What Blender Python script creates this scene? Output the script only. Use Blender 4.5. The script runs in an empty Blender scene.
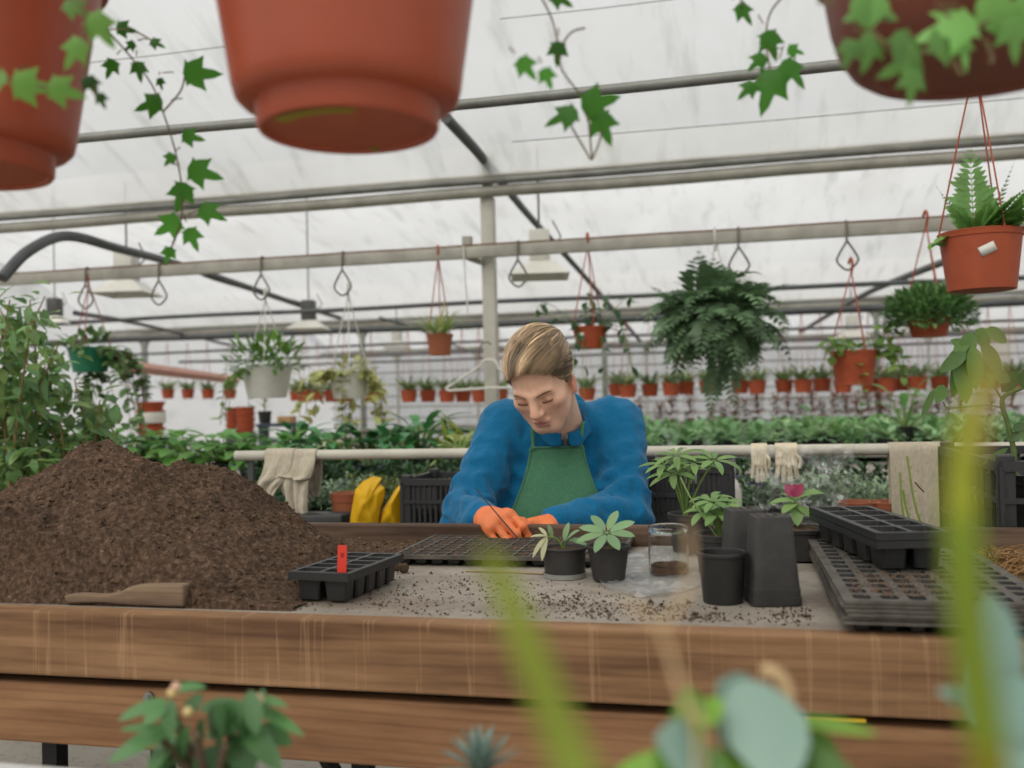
import bpy, bmesh, math, random
import numpy as np
from mathutils import Vector, Matrix
scene = bpy.context.scene
col = scene.collection
rnd = random.Random(7)
nrg = np.random.default_rng(11)

# ---------------------------------------------------------------- camera
FPX = 960.0
PSI = math.radians(13.2)
TH = math.atan(16/960)
RHO = .023
CAM = np.array([0, 0, 1.12])
F0 = np.array([-math.sin(PSI), math.cos(PSI), 0]); R0 = np.array([math.cos(PSI), math.sin(PSI), 0]); Z3 = np.array([0, 0, 1.])
FW = F0*math.cos(TH)+Z3*math.sin(TH); UU = Z3*math.cos(TH)-F0*math.sin(TH)
RT = R0*math.cos(RHO)-UU*math.sin(RHO); UP = UU*math.cos(RHO)+R0*math.sin(RHO)
def ray(x, y): return FW+RT*((x-512)/FPX)+UP*((384-y)/FPX)
def at(x, y, d): return CAM+ray(x, y)*d                      # a point d metres in front of the camera
def onz(x, y, z): r = ray(x, y); return CAM+r*((z-CAM[2])/r[2])
def ony(x, y, Y): r = ray(x, y); return CAM+r*((Y-CAM[1])/r[1])
def depth(p): return float((np.array(p)-CAM)@FW)
cd = bpy.data.cameras.new('camera'); cam = bpy.data.objects.new('camera', cd); col.objects.link(cam)
cd.sensor_width = 36; cd.lens = FPX*36/1024; cd.clip_start = .02; cd.clip_end = 300
M = Matrix(((RT[0], UP[0], -FW[0], 0), (RT[1], UP[1], -FW[1], 0), (RT[2], UP[2], -FW[2], 1.12), (0, 0, 0, 1)))
cam.matrix_world = M
cd.dof.use_dof = True; cd.dof.focus_distance = 1.9; cd.dof.aperture_fstop = 3.5
scene.camera = cam
# ---------------------------------------------------------------- overcast sky, soft sun, exposure
w = bpy.data.worlds.new('overcast_sky'); scene.world = w; w.use_nodes = True
bg = w.node_tree.nodes['Background']
SKY = .50
tc = w.node_tree.nodes.new('ShaderNodeTexCoord'); sx = w.node_tree.nodes.new('ShaderNodeSeparateXYZ')
rp = w.node_tree.nodes.new('ShaderNodeValToRGB')
w.node_tree.links.new(tc.outputs['Generated'], sx.inputs[0]); w.node_tree.links.new(sx.outputs['Z'], rp.inputs[0])
rp.color_ramp.elements[0].position = 0; rp.color_ramp.elements[0].color = (.86, .86, .86, 1)
rp.color_ramp.elements[1].position = .7; rp.color_ramp.elements[1].color = (.97, .985, 1.0, 1)
w.node_tree.links.new(rp.outputs[0], bg.inputs['Color']); bg.inputs['Strength'].default_value = SKY
sd = bpy.data.lights.new('hazy_sun', 'SUN'); sun = bpy.data.objects.new('hazy_sun', sd); col.objects.link(sun)
sd.energy = 3.6; sd.angle = math.radians(55); sd.color = (1, .97, .92)
sun.rotation_euler = Vector([float(x) for x in (-R0*.55-F0*.65+Z3*1.0)]).to_track_quat('Z', 'Y').to_euler()
scene.view_settings.view_transform = 'Standard'; scene.view_settings.look = 'None'
scene.view_settings.exposure = 0.16; scene.view_settings.gamma = 1.0; scene.view_settings.use_curve_mapping = False
# ---------------------------------------------------------------- materials
def lin(c):
    c = c.lstrip('#'); v = [int(c[i:i+2], 16)/255 for i in (0, 2, 4)]
    return tuple(x/12.92 if x <= .04045 else ((x+.055)/1.055)**2.4 for x in v)
class NT:
    def __init__(s, name):
        s.m = bpy.data.materials.new(name); s.m.use_nodes = True; s.t = s.m.node_tree; s.b = s.t.nodes['Principled BSDF']; s.o = s.t.nodes['Material Output']
    def n(s, ty, **kw):
        x = s.t.nodes.new(ty)
        for k, v in kw.items():
            if k.startswith('i_'): x.inputs[k[2:].replace('_', ' ')].default_value = v
            else: setattr(x, k, v)
        return x
    def l(s, a, b): s.t.links.new(a, b)
    def ramp(s, fac, stops):
        r = s.n('ShaderNodeValToRGB'); e = r.color_ramp.elements
        while len(e) < len(stops): e.new(.5)
        for i, (p, c) in enumerate(stops): e[i].position = p; e[i].color = (*c, 1)
        s.l(fac, r.inputs[0]); return r.outputs[0]
    def coords(s, scale=(1, 1, 1), space='Object'):
        t = s.n('ShaderNodeTexCoord'); mp = s.n('ShaderNodeMapping'); mp.inputs['Scale'].default_value = scale
        s.l(t.outputs[space], mp.inputs[0]); return mp.outputs[0]
    def noise(s, co, scale, detail=4, rough=.6):
        x = s.n('ShaderNodeTexNoise'); x.inputs['Scale'].default_value = scale; x.inputs['Detail'].default_value = detail; x.inputs['Roughness'].default_value = rough
        s.l(co, x.inputs['Vector']); return x.outputs['Fac']
    def bump(s, h, strength, dist=.01):
        b = s.n('ShaderNodeBump'); b.inputs['Strength'].default_value = strength; b.inputs['Distance'].default_value = dist
        s.l(h, b.inputs['Height']); s.l(b.outputs[0], s.b.inputs['Normal'])
MATS = {}
def mat(name, c, rough=.6, spec=.4, var=.12, vs=14, bump=0, bs=60, metal=0, trans=0, attr=False):
    if name in MATS: return MATS[name]
    s = NT(name); c = lin(c) if isinstance(c, str) else c
    co = s.coords(); nz = s.noise(co, vs)
    lo = tuple(x*(1-var) for x in c); hi = tuple(min(1, x*(1+var)) for x in c)
    out = s.ramp(nz, [(.3, lo), (.7, hi)])
    if attr:                                                  # per-leaf or per-strand tone carried by the mesh
        a = s.n('ShaderNodeAttribute', attribute_name='tone'); mx = s.n('ShaderNodeMix', data_type='RGBA', blend_type='MULTIPLY')
        mx.inputs[0].default_value = 1; s.l(out, mx.inputs[6]); s.l(a.outputs['Color'], mx.inputs[7]); out = mx.outputs[2]
    s.l(out, s.b.inputs['Base Color'])
    s.b.inputs['Roughness'].default_value = rough; s.b.inputs['Specular IOR Level'].default_value = spec; s.b.inputs['Metallic'].default_value = metal
    if bump: s.bump(s.noise(co, bs, 5), bump)
    if trans:
        tr = s.n('ShaderNodeBsdfTranslucent'); s.l(out, tr.inputs[0]); ms = s.n('ShaderNodeMixShader'); ms.inputs[0].default_value = trans
        s.l(s.b.outputs[0], ms.inputs[1]); s.l(tr.outputs[0], ms.inputs[2]); s.l(ms.outputs[0], s.o.inputs[0])
    MATS[name] = s.m; return s.m
def leafmat(name, c, var=.2, rough=.45, trans=.35): return mat('leaf_'+name, c, rough, .4, var, 9, 0, 60, 0, trans, True)
# ---------------------------------------------------------------- mesh builder
def nrm(v): v = np.asarray(v, float); return v/(np.linalg.norm(v)+1e-12)
def frame(d, up=(0, 0, 1)):
    d = nrm(d); s = np.cross(d, up)
    if np.linalg.norm(s) < 1e-4: s = np.cross(d, (0, 1, 0))
    s = nrm(s); return d, s, np.cross(s, d)
class MB:
    def __init__(s): s.v = []; s.f = []; s.c = []; s.n = 0; s.tone = (1, 1, 1)
    def add(s, v, f, tone=None):
        v = np.asarray(v, float); b = s.n; s.v.append(v); s.n += len(v)
        s.f += [tuple(i+b for i in q) for q in f]; s.c.append(np.tile(np.array(tone or s.tone, float), (len(v), 1)))
    def box(s, c, size, rz=0, bev=0, ry=0):
        bm = bmesh.new(); bmesh.ops.create_cube(bm, size=1, matrix=Matrix.Diagonal((*size, 1)))
        if bev: bmesh.ops.bevel(bm, geom=bm.edges[:], offset=bev, segments=2, affect='EDGES', profile=.5)
        m = Matrix.Translation(Vector([float(x) for x in c])) @ Matrix.Rotation(rz, 4, 'Z') @ Matrix.Rotation(ry, 4, 'Y'); bm.transform(m)
        bm.verts.index_update(); s.add([v.co[:] for v in bm.verts], [[v.index for v in f.verts] for f in bm.faces]); bm.free()
    def tube(s, pts, r, n=8, cap=True, tone=None, flat=1.0, up=(0, 0, 1)):
        pts = np.asarray(pts, float); k = len(pts); r = np.full(k, r) if np.isscalar(r) else np.asarray(r, float)
        vs = []; a = np.linspace(0, 2*math.pi, n, endpoint=False); prev = None
        for i in range(k):
            d = nrm(pts[min(i+1, k-1)]-pts[max(i-1, 0)])
            if prev is None: _, sd, u = frame(d, up)
            else:
                sd = prev-d*(prev@d); sd = nrm(sd); u = np.cross(sd, d)
            prev = sd
            vs += [pts[i]+r[i]*(math.cos(t)*sd+flat*math.sin(t)*u) for t in a]
        f = [(i*n+j, i*n+(j+1) % n, (i+1)*n+(j+1) % n, (i+1)*n+j) for i in range(k-1) for j in range(n)]
        if cap: f += [tuple(range(n))[::-1], tuple((k-1)*n+j for j in range(n))]
        s.add(vs, f, tone)
    def lathe(s, prof, n=32, c=(0, 0, 0), sq=0, capb=False):
        c = np.asarray(c, float); vs = []
        for r, z in prof:
            for j in range(n):
                t = 2*math.pi*j/n; x, y = math.cos(t), math.sin(t)
                if sq: q = (abs(x)**sq+abs(y)**sq)**(-1/sq); x, y = x*q, y*q
                vs.append(c+np.array([r*x, r*y, z]))
        k = len(prof); f = [(i*n+j, i*n+(j+1) % n, (i+1)*n+(j+1) % n, (i+1)*n+j) for i in range(k-1) for j in range(n)]
        f.append(tuple(range(n))[::-1])
        if capb: f.append(tuple((k-1)*n+j for j in range(n)))
        s.add(vs, f)
    def grid(s, P, tone=None):                               # P: (m,n,3)
        m, n = P.shape[:2]
        s.add(P.reshape(-1, 3), [(i*n+j, i*n+j+1, (i+1)*n+j+1, (i+1)*n+j) for i in range(m-1) for j in range(n-1)], tone)
    def prism(s, pts, axis, off, o=(0, 0, 0)):               # pts: (k,3) outline, extruded by off
        pts = np.asarray(pts, float)+np.asarray(o, float); k = len(pts); off = np.asarray(off, float)
        s.add(np.vstack([pts, pts+off]), [tuple(range(k))[::-1], tuple(range(k, 2*k))]+[(i, (i+1) % k, k+(i+1) % k, k+i) for i in range(k)])
    def leaf(s, p, d, L, W, up=(0, 0, 1), bend=.5, fold=.25, seg=5, shape=.45, tip=.0, tone=None, wav=0):
        d, sd, u = frame(d, up); p = np.asarray(p, float); vs = []; ang = 0; q = p.copy(); st = L/seg
        for i in range(seg+1):
            t = i/seg
            a = t**shape*(1-t)**.75*2.0 if 0 < t < 1 else (.04 if t == 0 else tip)
            wd = W*.5*min(1, a)
            dd = d*math.cos(ang)-u*math.sin(ang); uu = u*math.cos(ang)+d*math.sin(ang)
            lift = fold*wd+wav*W*math.sin(t*9)
            vs += [q-sd*wd+uu*lift, q.copy(), q+sd*wd+uu*lift]
            q = q+dd*st; ang += bend/seg
        f = []
        for i in range(seg):
            b = i*3; f += [(b, b+1, b+4, b+3), (b+1, b+2, b+5, b+4)]
        s.add(vs, f, tone)
    def lobed(s, p, d, L, up, lobes=((0, 1.0), (.95, .72), (-.95, .72), (2.05, .5), (-2.05, .5)), cup=.15, tone=None, notch=.42):
        d, sd, u = frame(d, up); p = np.asarray(p, float); c = p+d*L*.38
        ls = sorted(lobes); pts = []
        for i, (a, r) in enumerate(ls):
            nx = ls[(i+1) % len(ls)]; an = nx[0] if i+1 < len(ls) else nx[0]+2*math.pi
            pts.append((a-.2, r*.72)); pts.append((a, r)); pts.append((a+.2, r*.72)); m = (a+an)/2; pts.append((m, notch if i+1 < len(ls) else .3))
        vs = [c+u*L*cup*.5]
        for a, r in pts: vs.append(c+(d*math.cos(a)+sd*math.sin(a))*r*L*.62-u*L*cup*(r-.5))
        k = len(pts); s.add(vs, [(0, 1+i, 1+(i+1) % k) for i in range(k)], tone)
    def build(s, name, m, parent=None, smooth=True, loc=None, mods=None, mesh_only=False):
        me = bpy.data.meshes.new(name)
        V = np.vstack(s.v) if s.v else np.zeros((0, 3))
        if loc is not None: V = V-np.asarray(loc, float)
        me.from_pydata(V.tolist(), [], s.f); me.update()
        cols = np.vstack(s.c)
        if np.abs(cols-1).max() > 1e-6:
            at_ = me.attributes.new('tone', 'FLOAT_COLOR', 'POINT'); at_.data.foreach_set('color', np.hstack([cols, np.ones((len(cols), 1))]).astype(np.float32).ravel())
        else:
            at_ = me.attributes.new('tone', 'FLOAT_COLOR', 'POINT'); at_.data.foreach_set('color', np.ones(len(cols)*4, np.float32))
        if smooth: me.polygons.foreach_set('use_smooth', [True]*len(me.polygons))
        me.materials.append(m); me.update()
        o = bpy.data.objects.new(name, me); col.objects.link(o)
        if parent is not None: o.parent = parent
        if loc is not None: o.location = loc
        if smooth: sharp(me)
        return o
def sharp(me, ang=40):
    bm = bmesh.new(); bm.from_mesh(me); th = math.radians(ang)
    for e in bm.edges:
        if len(e.link_faces) == 2 and e.calc_face_angle(0) > th: e.smooth = False
    bm.to_mesh(me); bm.free()
def tag(o, label=None, cat=None, group=None, kind=None):
    if label: o['label'] = label
    if cat: o['category'] = cat
    if group: o['group'] = group
    if kind: o['kind'] = kind
    return o
def empty(name, loc, label=None, cat=None, group=None, rz=0, sc=1):
    o = bpy.data.objects.new(name, None); col.objects.link(o); o.location = [float(x) for x in loc]; o.rotation_euler = (0, 0, rz); o.scale = (sc,)*3; o.empty_display_size = .05
    return tag(o, label, cat, group)
def kids(o): return [c for c in col.objects if c.parent is o]
def dup(o, loc=None, rz=None, label=None, sc=None, parent=None):
    c = o.copy(); col.objects.link(c)
    if parent is not None: c.parent = parent
    if loc is not None: c.location = [float(x) for x in loc]
    if rz is not None: c.rotation_euler = (0, 0, rz)
    if sc is not None: c.scale = (sc,)*3 if np.isscalar(sc) else sc
    if label: c['label'] = label
    for k in KIDS.get(o.name, None) or list(o.children): dup(k, parent=c)
    return c
KIDS = {}
def solid(o, t, off=0):
    m = o.modifiers.new('solid', 'SOLIDIFY'); m.thickness = t; m.offset = off; return o
def subd(o, n=1):
    m = o.modifiers.new('sub', 'SUBSURF'); m.levels = n; m.render_levels = n; return o
def bez(pts, n=24):                                          # smooth curve through points (Catmull-Rom)
    P = np.asarray(pts, float); P = np.vstack([2*P[0]-P[1], P, 2*P[-1]-P[-2]]); out = []
    segs = len(P)-3; per = max(2, n//segs)
    for i in range(segs):
        a, b, c, d = P[i:i+4]
        for t in np.linspace(0, 1, per, endpoint=(i == segs-1)):
            out.append(.5*((2*b)+(c-a)*t+(2*a-5*b+4*c-d)*t*t+(3*b-a-3*c+d)*t**3))
    return np.array(out)
def tone(v=.25, warm=.1):
    k = 1+rnd.uniform(-v, v); y = rnd.uniform(-warm, warm); return (k*(1+y), k, k*(1-y*.8))
def rdir(lo=-1., hi=1.):
    a = rnd.uniform(0, 2*math.pi); z = rnd.uniform(lo, hi); r = math.sqrt(max(0, 1-z*z)); return np.array([r*math.cos(a), r*math.sin(a), z])
# value noise for displaced meshes
_perm = nrg.integers(0, 1 << 16, 4096)
def vnoise(P, s):
    Q = np.asarray(P, float)*s; I = np.floor(Q).astype(int); Fr = Q-I; Fr = Fr*Fr*(3-2*Fr); out = 0
    h = lambda i, j, k: _perm[(i*73+j*179+k*283+_perm[(i*31+j*17+k*59) % 4096]) % 4096]/65536.
    for a in (0, 1):
        for b in (0, 1):
            for c in (0, 1):
                out = out+h(I[..., 0]+a, I[..., 1]+b, I[..., 2]+c)*np.where(a, Fr[..., 0], 1-Fr[..., 0])*np.where(b, Fr[..., 1], 1-Fr[..., 1])*np.where(c, Fr[..., 2], 1-Fr[..., 2])
    return out
def fbm(P, s, o=4): return sum(vnoise(P, s*2**i)*.5**i for i in range(o))/sum(.5**i for i in range(o))
# ---------------------------------------------------------------- the greenhouse
STEEL = mat('galvanised_steel', '7d7d77', .45, .4, .22, 9, .15, 80, .35)
STEELW = mat('weathered_pale_steel', '9c988d', .55, .35, .2, 6, .15, 50, .1)
STEELD = mat('dark_tube', '4c4e4f', .5, .4, .2, 8, 0, 60, .2)
RUST = mat('rust_edge', '6b4a32', .8, .2, .3, 30)
def film_material():
    s = NT('polythene_film'); co = s.coords((1, .35, 1))
    n1 = s.noise(co, 1.1, 6, .65); n2 = s.noise(s.coords((3.5, .5, 1)), 2.2, 5, .6); n3 = s.noise(s.coords(), .35, 2)
    c1 = s.ramp(n1, [(.3, (.84, .84, .82)), (.55, (.95, .955, .955)), (.8, (1, 1, 1))])
    c2 = s.ramp(n2, [(.30, (.80, .80, .79)), (.46, (1, 1, 1)), (1, (1, 1, 1))])
    c3 = s.ramp(n3, [(.3, (.93, .93, .92)), (.7, (1, 1, 1))])
    m1 = s.n('ShaderNodeMix', data_type='RGBA', blend_type='MULTIPLY'); m1.inputs[0].default_value = 1; s.l(c1, m1.inputs[6]); s.l(c2, m1.inputs[7])
    m2 = s.n('ShaderNodeMix', data_type='RGBA', blend_type='MULTIPLY'); m2.inputs[0].default_value = 1; s.l(m1.outputs[2], m2.inputs[6]); s.l(c3, m2.inputs[7])
    tr = s.n('ShaderNodeBsdfTranslucent'); tp = s.n('ShaderNodeBsdfTransparent'); s.l(m2.outputs[2], tr.inputs[0]); s.l(m2.outputs[2], tp.inputs[0])
    df = s.n('ShaderNodeBsdfDiffuse'); df.inputs[0].default_value = (.9, .9, .9, 1)
    mx = s.n('ShaderNodeMixShader'); mx.inputs[0].default_value = .5; s.l(tr.outputs[0], mx.inputs[1]); s.l(tp.outputs[0], mx.inputs[2])
    m3 = s.n('ShaderNodeMixShader'); m3.inputs[0].default_value = .1; s.l(mx.outputs[0], m3.inputs[1]); s.l(df.outputs[0], m3.inputs[2])
    s.l(m3.outputs[0], s.o.inputs[0]); return s.m
FILM = film_material()
def floor_material():
    s = NT('earth_and_concrete_floor'); co = s.coords()
    a = s.noise(co, .9, 6); b = s.noise(co, 45, 3)
    c = s.ramp(a, [(.3, lin('7d766d')), (.55, lin('9a948a')), (.75, lin('aca69c'))]); d = s.ramp(b, [(.3, (.55, .52, .5)), (.45, (1, 1, 1))])
    m = s.n('ShaderNodeMix', data_type='RGBA', blend_type='MULTIPLY'); m.inputs[0].default_value = .8; s.l(c, m.inputs[6]); s.l(d, m.inputs[7])
    s.l(m.outputs[2], s.b.inputs['Base Color']); s.b.inputs['Roughness'].default_value = .9; s.bump(b, .4); return s.m
XL, XR, YB, YE, ZG = -11.0, 10.0, -3.4, 25.0, 2.46
b = MB(); b.box((-.5, 11, -.05), (24, 32, .1)); tag(b.build('floor', floor_material(), smooth=False), 'pale grey dusty earth and concrete floor', 'floor', kind='structure')
def bay(y0, y1, H):
    nx, ny = 60, 36; P = np.zeros((nx, ny, 3))
    for i, x in enumerate(np.linspace(XL, XR, nx)):
        for j, t in enumerate(np.linspace(0, 1, ny)):
            y = y0+(y1-y0)*t; z = ZG+.03+H*math.sin(math.pi*t)**.8
            P[i, j] = (x, y, z)
    P[..., 2] += (fbm(P*np.array([1.6, .5, 0]), 1.0, 3)-.5)*.10*np.sin(np.pi*np.linspace(0, 1, ny))[None, :]**.3
    m = MB(); m.grid(P); return m
for k, (y0, y1, H) in enumerate([(YB, 5.8, 1.15), (5.8, 15.0, 1.15), (15.0, YE, 1.15)]):
    tag(bay(y0, y1, H).build('ceiling', FILM), ['milky polythene roof film of the nearest bay', 'milky polythene roof film of the middle bay', 'milky polythene roof film of the far bay'][k], 'roof film', kind='structure')
def wall(name, P, label):
    m = MB(); m.grid(np.array(P, float)); tag(m.build(name, FILM, smooth=False), label, 'wall', kind='structure')
def gable(x): return [[(x, y, 0) for y in ys], [(x, y, ZG+.02+1.15*max(0, math.sin(math.pi*((y-YB) % 9.2)/9.2))**.8 if y < YE else ZG) for y in ys]]
ys = np.linspace(YB, YE, 45)
wall('wall_left', gable(XL), 'milky film side wall behind the long shelf'); wall('wall_right', gable(XR), 'milky film side wall')
wall('wall_back', [[(XL, YE, 0), (XR, YE, 0)], [(XL, YE, ZG), (XR, YE, ZG)]], 'milky film end wall beyond the far pots')
wall('wall_front', [[(XL, YB, 0), (XR, YB, 0)], [(XL, YB, ZG), (XR, YB, ZG)]], 'milky film wall behind the viewer')
# gutter beams (two tubes with a film-clamp strip), cross pipes, posts
def beam(name, label, y, z, r, m=STEEL, x0=XL, x1=XR, cat='beam', group=None):
    b = MB(); n = 40; xs = np.linspace(x0, x1, n); b.tube([(x, y, z+.006*math.sin(x*2.1)) for x in xs], r, 10)
    o = b.build(name, m); return tag(o, label, cat, group)
for k, (y, nm) in enumerate([(5.8, 'nearest weathered double gutter beam resting on the pale post'), (15.0, 'second gutter beam on the row of thin far posts'), (24.2, 'farthest gutter beam before the end wall')]):
    g = empty('gutter_beam', (0, y, ZG), nm, 'beam')
    b = MB(); b.tube([(x, 0, -.035+.004*math.sin(x*3)) for x in np.linspace(XL, XR, 40)], .037, 12); b.build('lower_tube', STEELW, g)
    b = MB(); b.tube([(x, -.03, .028+.004*math.sin(x*2.2)) for x in np.linspace(XL, XR, 40)], .026, 12); b.build('upper_tube', STEEL, g)
    b = MB(); b.box((0, -.02, .062), (XR-XL, .05, .02)); b.tube([(x, -.052, .045+.006*math.sin(x*5.1)) for x in np.linspace(XL, XR, 60)], .004, 5); b.build('film_clamp', STEELW, g, smooth=False)
def rail_pipe(y, z, hh, label, m=STEELW):
    t = empty('hanging_rail', (0, y, z), label, 'pipe')
    b = MB(); b.box((0, 0, 0), (XR-XL, .035, hh), 0, .006); b.build('rail_body', m, t)
    b = MB(); n = 90; xs = np.linspace(XL, XR, n); b.tube([(x, -.002, hh/2+.004+.004*abs(math.sin(x*3.3))) for x in xs], .006, 5); b.build('rusty_edge', RUST, t)
rail_pipe(5.76, 2.045, .075, 'pale rusty-edged square rail carrying the hanging plants, nearest across the frame')
beam('roof_pipe', 'grey tube crossing just under the nearest roof film', 2.9, 2.06, .0165, STEEL, cat='pipe')
for y, r, z, lb in [(8.7, .022, 2.04, 'thin dark tube crossing just beyond the hanging rail'), (11.44, .036, 2.06, 'thick dark tube level with the far pot row'), (11.76, .022, 2.06, 'thin dark tube right behind the thick one over the far pot row'), (14.3, .022, 2.04, 'thin dark tube just before the second gutter beam'), (17.4, .028, 2.04, 'thin tube just beyond the second gutter beam'), (20.3, .028, 2.04, 'thin tube deep in the far bay')]:
    beam('roof_pipe', lb, y, z, r, STEELD, cat='pipe')
for z, lb in [(1.95, 'highest thin rail along the far end wall'), (1.62, 'second highest rail along the far end wall'), (1.3, 'middle rail along the far end wall'), (1.0, 'low rail along the far end wall'), (.7, 'lowest rail along the far end wall')]:
    beam('wall_rail', lb, 24.85, z, .022, STEEL, cat='rail')
def post(x, y, h, w, label, m=STEELW, group=None, head=True):
    t = empty('support_post', (x, y, 0), label, 'post', group)
    b = MB(); b.box((0, 0, h/2), (w, w, h), 0, .004); b.build('post_shaft', m, t)
    if head: b = MB(); b.prism([(-.17, -w*.3, 0), (.17, -w*.3, 0), (.04, -w*.3, -.2), (-.04, -w*.3, -.2)], 1, (0, w*.6, 0), (0, 0, h)); b.build('bracket_head', m, t, smooth=False)
    b = MB(); b.box((0, 0, .01), (w*2, w*2, .02)); b.build('foot_plate', STEELD, t, smooth=False)
    return t
p = at(490, 300, 6); p = ony(490, 300, 5.86)
t = post(p[0], 5.86, ZG-.06, .08, 'pale square steel post rising behind the seated man', mat('pale_post', 'b9b5a9', .55, .35, .14, 6, .15, 50), None, False)
b = MB(); b.box((0, -.0, ZG+.05), (.06, .05, .30)); b.box((.0, -.045, ZG-.03), (.11, .012, .05)); b.build('top_bracket', STEELW, t, smooth=False)
b = MB(); b.box((-.12, -.07, 2.08), (.055, .05, .14)); b.tube([(-.12, -.05, 2.02), (-.02, -.05, 1.98)], .02, 6); b.build('rail_clamp', STEELW, t, smooth=False)
for x, lb in [(145, 'slim grey far post beside the green hanging basket'), (363, 'slim grey far post behind the white hanging baskets'), (605, 'slim grey far post just to the side of the man head'), (878, 'slim grey far post behind the plain terracotta hanging pot')]:
    p = ony(x, 380, 14.96); post(p[0], 14.96, ZG-.06, .078, lb, STEEL)
for i, x in enumerate(np.arange(-9, 9.1, 2.25)): post(x, 24.75, ZG, .06, 'thin pale post of the far end wall', STEELW, 'end wall posts')
# long tubes running away from the viewer
def longtube(pts, r, label, m=STEELD, name='roof_tube'):
    b = MB(); b.tube(bez(pts, 30), r, 9); return tag(b.build(name, m), label, 'pipe')
longtube([at(446, 118, 5.0), at(484, 160, 5.9), at(530, 217, 8.2), at(585, 277, 11.0), at(640, 341, 15.5)], .03, 'long dark tube running back from the top of the pale post')
longtube([at(2, 278, 5.2), at(30, 250, 5.4), at(68, 236, 5.9), at(120, 249, 6.7), at(190, 268, 8.2), at(300, 305, 11.5), at(340, 318, 14)], .032, 'bent dark tube arching over the left side and running back')
longtube([at(192, 266, 8.2), at(215, 279, 9.0), at(300, 303, 11.4)], .018, 'thin branch tube splitting off the bent dark tube')
longtube([at(1040, 222, 5.4), at(985, 246, 6.4), at(905, 277, 8.6), at(860, 297, 11), at(800, 332, 15.5)], .03, 'long dark tube running back above the leafy clump pot')
longtube([at(75, 313, 8), at(130, 322, 10), at(200, 338, 14), at(260, 352, 18)], .022, 'low dark tube running back along the left wall')
longtube([at(380, 318, 13.5), at(420, 330, 15.5), at(470, 352, 21)], .022, 'short far tube running back left of the pale post')
# faint wires under the near roof film
for pts, lb in [([(60, 66), (260, 42)], 'faint wire under the film between two big pots'), ([(500, 19), (700, -4)], 'faint wire under the film at the top of the frame'), ([(512, 142), (1024, 98)], 'faint wire under the film above the gutter beam')]:
    b = MB(); a_, b_ = at(*pts[0], 4.4), at(*pts[1], 4.1); b.tube([a_, (a_+b_)/2-np.array([0, 0, .004]), b_], .0022, 5); tag(b.build('support_wire', STEEL), lb, 'wire')
# grow lamps: housing over a flared reflector
LAMPW = mat('lamp_enamel', 'c9c7bd', .4, .5, .06); LAMPD = mat('lamp_dark_metal', '4b4b48', .5)
def roofz(y): return ZG+.03+1.15*max(0, math.sin(math.pi*(((y-YB) % 9.2)/9.2 if y < 15 else (y-15)/10)))**.8
def lamp(x, y, d, label, s=1.0, dark=False):
    p = at(x, y, d); t = empty('grow_lamp', p, label, 'lamp', rz=.2, sc=s)
    b = MB(); b.box((0, 0, .19), (.15, .17, .24), 0, .012); b.build('housing', LAMPD if dark else LAMPW, t)
    b = MB(); pr = [(-.09, -.1, .07), (.09, -.1, .07), (.09, .1, .07), (-.09, .1, .07)]; q = [(-.21, -.22, -.03), (.21, -.22, -.03), (.21, .22, -.03), (-.21, .22, -.03)]
    b.add(pr+q, [(0, 1, 5, 4), (1, 2, 6, 5), (2, 3, 7, 6), (3, 0, 4, 7), (0, 3, 2, 1)]); solid(b.build('reflector', LAMPW, t, smooth=False), .006)
    b = MB(); b.tube([(0, 0, .3), (0, 0, (roofz(p[1])-p[2])/s-.02)], .008, 6); b.tube([(.1, 0, .2), (.16, 0, .26), (.1, 0, .38)], .006, 6); b.build('hanger_rod', LAMPD, t)
    b = MB(); b.lathe([(.0, -.01), (.03, -.005), (.035, .03), (.02, .06)], 12); b.build('bulb', mat('bulb_glass', 'd8d6cc', .2), t)
    t['label'] = label; return t
lamp(127, 291, 7.6, 'pale grow lamp hanging over the green basket')
lamp(540, 273, 7.0, 'pale grow lamp hanging right of the pale post above the man head', 1.0)
lamp(309, 327, 11.2, 'grow lamp hanging above the two white baskets', 1.0, True)
lamp(397, 346, 15.5, 'small far grow lamp above the grassy hanging pot')
lamp(55, 322, 10.0, 'dark grow lamp above the leafy bush', .8, True)
lamp(852, 336, 14.0, 'small far grow lamp behind the plain terracotta hanging pot')
lamp(700, 352, 19.0, 'tiny far grow lamp behind the dark fern ball')
# ---------------------------------------------------------------- the seated man, grown from signed distance fields
class Field:
    def __init__(s, lo, hi, h):
        s.lo = np.array(lo, float); s.h = h; s.n = np.ceil((np.array(hi)-s.lo)/h).astype(int)+1
        ax = [s.lo[i]+h*np.arange(s.n[i]) for i in range(3)]
        s.X, s.Y, s.Z = [a.astype(np.float32) for a in np.meshgrid(*ax, indexing='ij')]
def ell(G, c, r):
    X, Y, Z = G; q = ((X-c[0])/r[0])**2+((Y-c[1])/r[1])**2+((Z-c[2])/r[2])**2; k = np.sqrt(q)
    k2 = np.sqrt(((X-c[0])/r[0]**2)**2+((Y-c[1])/r[1]**2)**2+((Z-c[2])/r[2]**2)**2)+1e-9
    return k*(k-1)/k2
def cone(G, a, b, r1, r2):
    X, Y, Z = G; a = np.array(a, float); b = np.array(b, float); d = b-a; L2 = d@d
    t = np.clip(((X-a[0])*d[0]+(Y-a[1])*d[1]+(Z-a[2])*d[2])/L2, 0, 1)
    return np.sqrt((X-a[0]-t*d[0])**2+(Y-a[1]-t*d[1])**2+(Z-a[2]-t*d[2])**2)-(r1+(r2-r1)*t)
def smin(a, b, k): h = np.clip(.5+.5*(b-a)/k, 0, 1); return b*(1-h)+a*h-k*h*(1-h)
def smax(a, b, k): return -smin(-a, -b, k)
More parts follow.
